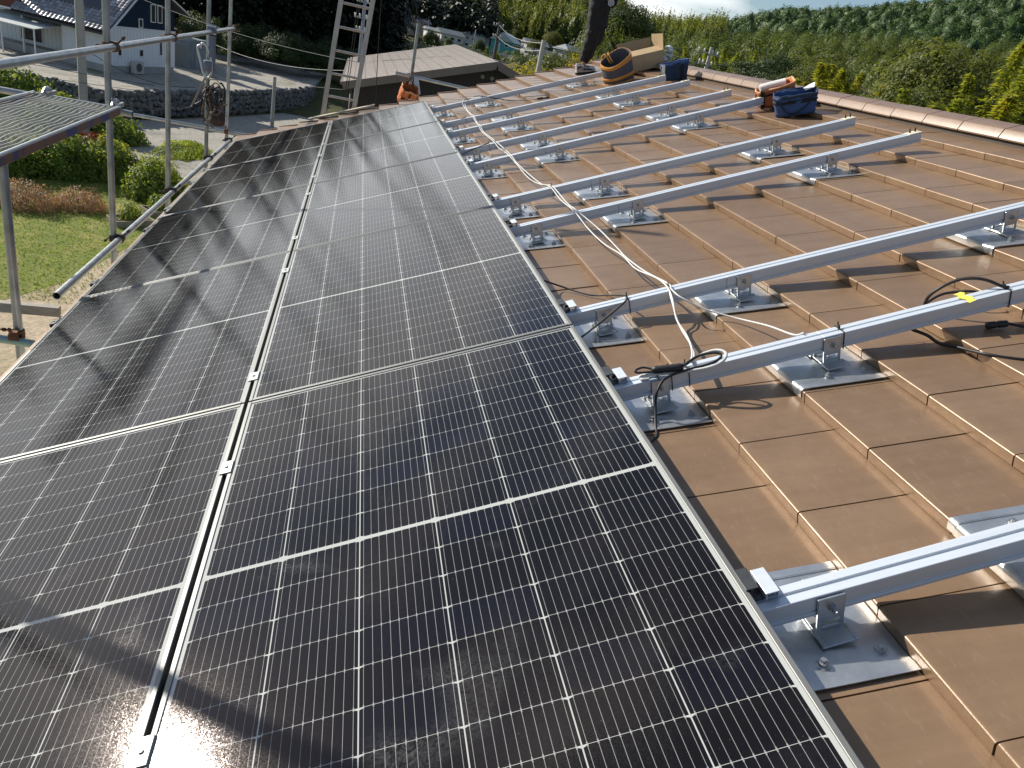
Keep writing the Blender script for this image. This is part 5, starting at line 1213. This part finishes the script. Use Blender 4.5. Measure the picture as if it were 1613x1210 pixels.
for sgn in (-1, 1):
    a = MB(); ex = 4.77 + sgn * 6.12
    pr_ = [P(4.77, 0, -.02), P(ex, 0, -1.97), P(ex, 0, -2.11), P(4.77, 0, -.16)]
    a.add([(p[0], 0, p[2]) for p in pr_] + [(p[0], 16.0, p[2]) for p in pr_], [(3, 2, 1, 0), (4, 5, 6, 7), (0, 1, 5, 4), (1, 2, 6, 5), (2, 3, 7, 6), (3, 0, 4, 7)]); ro = a.build('roof', M_troof, nb)
    a = MB(); dn = Vector((sgn * 6.12, 0, -1.95)).normalized()
    for k in range(27):                                            # standing seams run up the slope
        yy = .25 + k * .60; A = Vector(P(4.77, 30 + yy, .0)); B2 = Vector(P(ex, 30 + yy, -1.95)); a.beam(A + Vector((0, 0, -.004)), B2 + Vector((0, 0, -.004)), .04, .012, tuple(dn.cross(YV)))
    for k in range(1, 14):
        f = k / 14; A = Vector(P(4.77 + sgn * 6.12 * f, 30.05, -.02 - 1.95 * f - .003)); a.beam(A, A + Vector((0, 15.9, 0)), .05, .012)
    a.build('roof_seams', mat('roof_seam', (.26, .22, .19), .6), ro)
    a = MB(); u = dn; A = Vector(P(4.77, 30, -.06)) + Vector((0, -.03, 0)); B2 = Vector(P(ex, 30, -2.01)) + Vector((0, -.03, 0)); a.beam(A + Vector((0, 0, -.12)), B2 + Vector((0, 0, -.12)), .05, .30, tuple(u.cross(YV))); a.build('fascia', M_fas, nb)
    a = MB(); a.box(P(ex + sgn * .05, 38, -2.06), (.12, 15.9, .10)); a.build('gutter', M_fas, nb)
for x in (4.31, 4.72):
    a = MB(); c = Vector(P(x, 30.50, -.74)); a.tube([c + Vector((0, .05, 0)), c, c - Vector((0, .035, 0))], .10, 16, radii=[.10, .10, .075]); a.tube([c - Vector((0, .03, 0)), c - Vector((0, .05, 0))], .035, 10); a.build('round_vent', mat('grey_vent', (.20, .19, .18), .5, .2), nb, smooth=True, autos=30)
a = MB(); a.box(P(5.0, 30.45, -.02), (.6, .2, .06)); a.build('ridge_cap', M_fas, nb)
a = MB(); P0 = [P(-1.0, 30.48, -2.25), P(-1.0, 30.45, -3.6), P(-.9, 30.45, -5.5)]; a.tube(P0, .04, 8); a.build('downpipe', M_fas, nb, smooth=True)

# ------------------------------------------------------------------ white and navy house on the terrace
TZ = -6.0
hs = thing('white_navy_house', 'white house with navy gable and dark tiled roof on the stone-walled terrace', 'house', (-15.9, 50.6, TZ), yaw=math.atan2(.917, .4))
M_wht = siding('white_board_siding', (.82, .85, .87), .30, 0, .6, .3, .04); M_wht2 = siding('white_board_siding_front', (.82, .85, .87), .30, 1, .6, .3, .04)
M_nvy = siding('navy_board_siding', (.006, .024, .050), .30, 0, .5, .3); M_trim = mat('white_trim', (.78, .79, .80), .5, 0, .03, 3)
M_htile = mat('dark_silver_roof_tile', (.40, .40, .42), .26, .15, .2, 2, isl=.5); M_wg = mat('dark_window_glass', (.02, .025, .03), .12, 0, .1, 3, spec=.6); M_conc = mat('concrete_base', (.38, .38, .37), .8, 0, .1, 2)
bxs = lambda c0, c1: (((c0[0] + c1[0]) / 2, (c0[1] + c1[1]) / 2, (c0[2] + c1[2]) / 2), (abs(c1[0] - c0[0]), abs(c1[1] - c0[1]), abs(c1[2] - c0[2])))
a = MB(); a.box(*bxs((.05, .05, -.4), (6.45, 9.4, .42))); a.build('foundation', M_conc, hs)
a = MB(); a.box(*bxs((0, 0, .42), (6.5, 3.2, 2.72))); a.build('wall', M_wht, hs)
a = MB(); a.box(*bxs((1.3, 3.2, .42), (6.5, 9.3, 3.0))); a.build('wall', M_wht2, hs)
a = MB(); a.add([(.0, .02, 2.72), (6.5, .02, 2.72), (6.5, .02, 4.0), (3.4, .02, 5.45), (.0, .02, 2.73), (.0, 9.3, 2.72), (6.5, 9.3, 2.72), (6.5, 9.3, 4.0), (3.4, 9.3, 5.45), (.0, 9.3, 2.73)], [(0, 1, 2, 3), (8, 7, 6, 5), (1, 6, 7, 2)]); a.build('wall', M_nvy, hs)
a = MB(); a.box(*bxs((-.04, -.035, 2.66), (6.54, .018, 2.75))); a.build('belt_trim', M_trim, hs)
a = MB(); a.box(*bxs((1.28, 3.25, 3.0), (6.5, 9.3, 5.9))); a.build('wall', M_nvy, hs)
def slab(q, A, B2, y0, y1, t):
    A, B2 = Vector((A[0], 0, A[1])), Vector((B2[0], 0, B2[1])); n = (B2 - A).cross(YV).normalized(); n = n if n.z > 0 else -n
    pr_ = [A, B2, B2 - n * t, A - n * t]; q.add([p + YV * y0 for p in pr_] + [p + YV * y1 for p in pr_], [(3, 2, 1, 0), (4, 5, 6, 7), (0, 1, 5, 4), (1, 2, 6, 5), (2, 3, 7, 6), (3, 0, 4, 7)])
a = MB(); slab(a, (-.62, 2.42), (3.4, 5.72), -.55, 6.2, .14); slab(a, (3.4, 5.72), (7.2, 4.02), -.55, 6.2, .14); ro = a.build('roof', mat('roof_board', (.05, .05, .055), .7), hs)
a = MB(); d = Vector((4.02, 0, 3.30)); L = d.length; d.normalize(); n = d.cross(YV).normalized(); n = n if n.z > 0 else -n
for r_ in range(20):
    for c in range(23):
        A = Vector((-.66, 0, 2.42)) + d * (r_ * L / 20) + YV * (-.56 + c * .295 + (.0 if r_ % 2 else .0)) + n * .012; pts = []
        for e in (0, 1):
            for k in range(5):
                th = math.pi * k / 4; pts.append(A + d * (e * L / 20 * 1.12) + YV * (.147 - .145 * math.cos(th)) + n * (.055 * math.sin(th) + (.045 if e == 0 else .008)))
        a.add(pts, [(k, k + 1, 6 + k, 5 + k) for k in range(4)] + [(0, 1, 2, 3, 4)])
a.build('roof_tiles', M_htile, ro, recalc=True)
a = MB()
for (A, B2) in (((-.66, 2.40), (3.4, 5.74)), ((3.4, 5.74), (7.25, 4.02))):
    p, q_ = Vector((A[0], -.58, A[1] - .08)), Vector((B2[0], -.58, B2[1] - .08)); a.beam(p, q_, .05, .20, (0, 1, 0))
a.build('barge_board', M_trim, ro)
a = MB(); a.box(*bxs((-.78, -.5, 2.22), (-.66, 6.2, 2.34))); a.build('gutter', mat('dark_gutter', (.03, .03, .035), .5), ro)
for k in range(4):
    r = thing('roof_solar_panel', f'small dark solar panel on the navy house roof, {["nearest the right gable edge", "second from the right gable edge", "third from the right gable edge", "farthest from the right gable edge"][k]}', 'solar panel', (0, 0, 0), 'solar panels on the neighbour roof')
    base = hs.matrix_world @ (Vector((.55, 0, 3.42)) + YV * (.9 + k * 1.14) + n * .12); dm = hs.matrix_world.to_3x3() @ Matrix((d, YV, n)).transposed(); r.matrix_world = Matrix.Translation(base) @ dm.to_4x4()
    q = MB(); q.box((1.05, .55, 0), (2.1, 1.10, .035)); q.build('panel_frame', M_frame, r)
    q = MB(); q.box((1.05, .55, .019), (2.04, 1.04, .004)); q.build('cells', M_wg, r)
def window(parent, c, w, h_, axis=0, fr=.05, m=M_trim):
    q = MB(); t = .06
    def bx(dx, dz, sx, sz): q.box((c[0] + (dx if axis == 0 else 0), c[1] + (0 if axis == 0 else dx), c[2] + dz), (sx if axis == 0 else t, t if axis == 0 else sx, sz))
    bx(-w / 2, 0, fr, h_ + fr); bx(w / 2, 0, fr, h_ + fr); bx(0, h_ / 2, w - fr, fr); bx(0, -h_ / 2, w - fr, fr)
    o = q.build('window', m, parent); q = MB(); q.box(c, (w - fr if axis == 0 else .02, .02 if axis == 0 else w - fr, h_ - fr)); q.build('pane', M_wg, o)
    return o
for x, z, w, h_ in ((4.25, 3.72, .42, 1.05), (4.92, 3.72, .42, 1.05), (3.05, 3.05, .34, .5), (1.05, 1.25, .32, .42), (3.05, 1.25, .36, .42), (5.0, 1.6, .26, .85)):
    window(hs, (x, -.01, z), w, h_)
window(hs, (1.26, 4.1, 4.3), .75, 1.7, 1); window(hs, (1.28, 6.6, 1.5), 1.6, 1.8, 1)
a = MB(); a.box((2.3, -.3, .42), (.85, .32, .75)); ac = a.build('air_conditioner', mat('cream_ac_unit', (.55, .54, .50), .5), hs, bevel=.02)
a = MB(); a.lathe([(.26, 0), (.26, .02), (.22, .025)], (0, 0, 0), 20); f = a.build('fan_grille', mat('ac_grille', (.10, .10, .10), .6), ac); f.matrix_local = Matrix.Translation((2.25, -.47, .44)) @ Matrix.Rotation(rad(90), 4, 'X')
# balcony and awning at the left
M_brick = siding('red_brown_slats', (.16, .065, .040), .16, 2, .7)
bal = MB(); bal.box((-.15, 7.6, 2.95), (.08, 3.6, 1.05)); bal.box((.6, 9.4, 2.95), (1.5, .08, 1.05)); bo = bal.build('balcony', M_brick, hs)
a = MB(); a.box((-.17, 7.6, 3.56), (.10, 3.7, .06)); a.box((-.17, 7.6, 2.40), (.12, 3.7, .10)); a.box((.6, 7.6, 2.38), (1.6, 3.6, .08)); a.build('balcony_rail', M_trim, bo)
for yy in (5.85, 7.6, 9.3):
    a = MB(); a.box((-.15, yy, 1.15), (.10, .10, 2.45)); a.build('post', M_trim, hs)
a = MB(); slab(a, (-1.9, 1.75), (1.3, 2.20), 3.4, 8.2, .05); a.build('awning', mat('pale_awning_sheet', (.66, .70, .68), .35, 0, .05, 2), hs)
for yy in (3.5, 5.8, 8.1):
    a = MB(); a.box((-1.8, yy, .85), (.07, .07, 1.75)); a.build('post', M_trim, hs)
sh = thing('garden_shed', 'grey rounded storage shed right behind the navy house', 'shed', (-13.6, 63.0, ground(-13.6, 63)), yaw=rad(60))
a = MB(); a.prism([(-1.5, -.4), (1.5, -.4), (1.5, 1.7), (1.3, 2.05), (1.0, 2.2), (-1.0, 2.2), (-1.3, 2.05), (-1.5, 1.7)], (0, -1.2, 1.0), (0, 1.6, 1.0), (XV, ZV)); a.build('shell', siding('grey_shed_panels', (.22, .26, .27), .4, 0, .5), sh)
a = MB(); a.box((-.3, -1.23, 1.6), (1.0, .04, 1.8)); a.build('door', mat('grey_shed_door', (.26, .30, .31), .5), sh)

# ------------------------------------------------------------------ village houses
def village(lab, x, y, z, w, dp, h_, rh, yaw, wc, rc, balc=False, hip=False, k_=.80):
    r = thing('village_house', lab, 'house', (x, y, z), 'houses of the village down the valley', yaw=rad(yaw)); r.scale = (k_, k_, k_)
    mw, mr = mat('render_wall', wc, .8, 0, .05, .6), mat('village_roof', rc, .5, .05, .12, .8)
    q = MB(); q.box((0, 0, h_ / 2 - .5), (w, dp, h_ + 1)); wl2 = q.build('wall', mw, r)
    q = MB(); e = .6; ix = w * .22 if hip else 0
    q.add([(-w / 2 - e, -dp / 2 - e, h_), (w / 2 + e, -dp / 2 - e, h_), (w / 2 + e, dp / 2 + e, h_), (-w / 2 - e, dp / 2 + e, h_), (-w / 2 - e + ix, 0, h_ + rh), (w / 2 + e - ix, 0, h_ + rh)], [(0, 1, 5, 4), (2, 3, 4, 5), (3, 0, 4), (1, 2, 5), (3, 2, 1, 0)]); q.build('roof', mr, r)
    if not hip:
        q = MB(); q.add([(-w / 2 - .01, -dp / 2, h_ - .02), (-w / 2 - .01, dp / 2, h_ - .02), (-w / 2 - .01, 0, h_ + rh * .85), (w / 2 + .01, -dp / 2, h_ - .02), (w / 2 + .01, dp / 2, h_ - .02), (w / 2 + .01, 0, h_ + rh * .85)], [(0, 1, 2), (3, 5, 4)]); q.build('gable', mw, r)
    for fl in ((1.3, 4.0) if h_ > 4 else (1.3,)):
        for k in range(3):
            window(r, (-w * .3 + k * w * .3, -dp / 2 - .02, fl), 1.5, 1.1, 0, .12, M_trim)
        for k in range(2):
            for sx in (-1, 1): window(r, (sx * (w / 2 + .02), -dp * .22 + k * dp * .44, fl), 1.2, 1.1, 1, .12, M_trim)
    if balc:
        q = MB(); q.box((0, -dp / 2 - .6, 3.0), (w * .8, 1.2, .9)); q.build('balcony', mw, r)
    return r
village('white two-storey village house with grey roof and balcony, above the brown roof', 25.5, 246, -5.4, 9.5, 7, 5.4, 1.6, 18, (.58, .58, .56), (.17, .19, .19), True)
village('white village house with pale green roof, right of the grey roofed one', 39.5, 285, -4.4, 10, 8, 5.6, 1.3, -24, (.60, .61, .60), (.42, .48, .46), False, True)
village('bright turquoise village house with pale gable roof', 43.5, 246, -4.6, 6.5, 7.5, 5.0, 2.4, 58, (.07, .36, .40), (.42, .48, .47), k_=1.0)
village('weathered brown village house at the left end, above the field', 17.1, 280, -3.4, 11, 7, 4.6, 1.6, 6, (.30, .24, .20), (.13, .13, .14))
village('small white village house left of the balcony house', 21.0, 262, -4.6, 4.5, 4.5, 4.4, 1.0, 14, (.62, .62, .60), (.30, .32, .32))
village('low village house with dark tiled roof right below the turquoise house', 38.5, 206, -6.0, 11, 7, 2.8, 1.6, 20, (.32, .31, .29), (.10, .105, .11))
village('grey roofed village house in front of the bamboo slope', 52.0, 232, -3.4, 10, 7, 3.2, 1.7, 22, (.34, .34, .32), (.20, .21, .21))
village('grey tiled village house left of the worker shoe', 63.0, 240, -1.0, 11, 8, 3.4, 2.2, 35, (.40, .40, .38), (.26, .28, .28), False, True)
village('grey roofed village house behind the pale post', 57.5, 268, -1.4, 10, 7, 3.6, 1.8, 10, (.36, .36, .34), (.22, .23, .24))
village('shaded grey village house behind the white houses', 31.0, 296, -4.0, 10, 7, 5.0, 1.6, 10, (.30, .32, .34), (.12, .13, .14))

# ------------------------------------------------------------------ poles and wires
M_cpole = mat('weathered_concrete_pole', (.40, .39, .36), .8, 0, .12, 3); M_dpole = mat('dark_utility_pole', (.10, .095, .09), .8, 0, .2, 3); M_ins = mat('white_insulator', (.75, .75, .74), .35)
def pole(name, x, y, z0, z1, r, m, lab, arms=(), step=False):
    o = thing(name, lab, 'utility pole', (x, y, z0)); q = MB(); q.tube([(0, 0, -.3), (0, 0, z1 - z0)], r, 14, radii=[r * 1.15, r * .9]); q.build('shaft', m, o, smooth=True, autos=40)
    for (za, L, yaw) in arms:
        d_ = Vector((math.cos(yaw), math.sin(yaw), 0)); q = MB(); q.beam(Vector((0, 0, za - z0)) - d_ * L * .5 - d_.cross(ZV) * (r + .03), Vector((0, 0, za - z0)) + d_ * L * .5 - d_.cross(ZV) * (r + .03), .07, .07); q.build('cross_arm', M_steel, o)
        for s in (-.46, -.2, .2, .46):
            q = MB(); q.lathe([(.02, 0), (.05, .03), (.035, .07), (.05, .10), (.03, .15)], Vector((0, 0, za - z0 + .035)) + d_ * L * s - d_.cross(ZV) * (r + .03), 8); q.build('insulator', M_ins, o, smooth=True)
    return o
pole('utility_pole', -13.08, 36.9, GZ, 6.5, .17, M_cpole, 'thick grey concrete utility pole in front of the white house')
pole('concrete_post', -5.83, 49.0, GZ, -4.15, .11, M_cpole, 'short pale post on the shaded road beside the ladder')
pole('utility_pole', 9.56, 60, ground(9.56, 60), 2.0, .13, M_dpole, 'dark utility pole at the corner of the brown roof', ((1.7, .9, .3), (.9, .7, .3)))
pole('utility_pole', 5.6, 26, GZ, 1.10, .10, M_cpole, 'pale post rising behind the roof verge, left of the worker')
pole('utility_pole', 15.9, 34.5, ground(15.9, 34.5), 2.55, .095, M_cpole, 'small utility pole with white insulators above the ridge', ((2.25, 1.7, .5), (1.75, 1.1, .5)))
pole('utility_pole', -.80, 40.5, GZ, 3.0, .09, mat('bluish_pole', (.20, .23, .28), .6), 'bluish utility pole with insulators seen through the ladder', ((.35, .9, .2), (-.25, .6, .2), (1.1, .8, .2)))
pole('utility_pole', 31.5, 232, -5, 1.8, .16, M_cpole, 'thin village pole left of the white houses')
pole('utility_pole', 44.5, 300, -4, 3.2, .16, M_cpole, 'thin village pole behind the white houses')
pole('utility_pole', 36.2, 214, -6, -.2, .14, M_cpole, 'thin village pole in front of the turquoise house')
pole('utility_pole', 21.0, 275, -4, 1.8, .14, M_cpole, 'thin village pole at the left end of the village')
def wire(A, B2, sag, lab, r=.011, m=M_black):
    A, B2 = Vector(A), Vector(B2); Ps = []
    for k in range(15): t = k / 14; Ps.append((B2 - A) * t - Vector((0, 0, sag * 4 * t * (1 - t))))
    q = MB(); q.tube(Ps, r, 5); o = q.build('overhead_wire', m, None, smooth=True); o.location = A; return tag(o, lab, 'wire')
M_wire = mat('pale_wire', (.30, .30, .29), .5)
wire((-26, 30, -3.0), (-10.2, 37.6, -4.5), .25, 'black wire crossing low in front of the white house wall')
wire((-24, 30, -4.1), (-9.5, 38.5, -4.9), .15, 'lower thin wire crossing the stone wall top')
wire((-13.08, 36.9, -3.3), (-8.9, 40.5, -4.6), .5, 'dark slack wire from the concrete pole towards the cable bundle', .014)
wire((-14.6, 50.2, -1.2), (-.8, 40.5, -1.8), .4, 'pale wire from the navy gable down to the pole behind the ladder', .014, M_wire)
wire((-12.0, 60, -3.6), (-.8, 40.5, -2.2), .6, 'pale slack wire in front of the dark cedars, rising to the ladder', .014, M_wire)
wire((-8.0, 49, -4.45), (-1.2, 44, -3.6), .1, 'lowest pale wire left of the ladder', .010, M_wire)
wire((9.56, 60, 1.75), (5.6, 26, 1.0), .3, 'wire from the dark pole to the pale post, upper one', .014, M_wire)
wire((9.56, 60, .95), (5.6, 26, .75), .3, 'wire from the dark pole to the pale post, lower one', .014, M_wire)
wire((5.6, 26, 1.0), (15.9, 34.5, 1.85), .35, 'wire from the pale post behind the worker to the small pole, upper one', .010, M_wire)
wire((5.6, 26, .75), (15.9, 34.5, 1.3), .35, 'wire from the pale post behind the worker to the small pole, lower one', .010, M_wire)
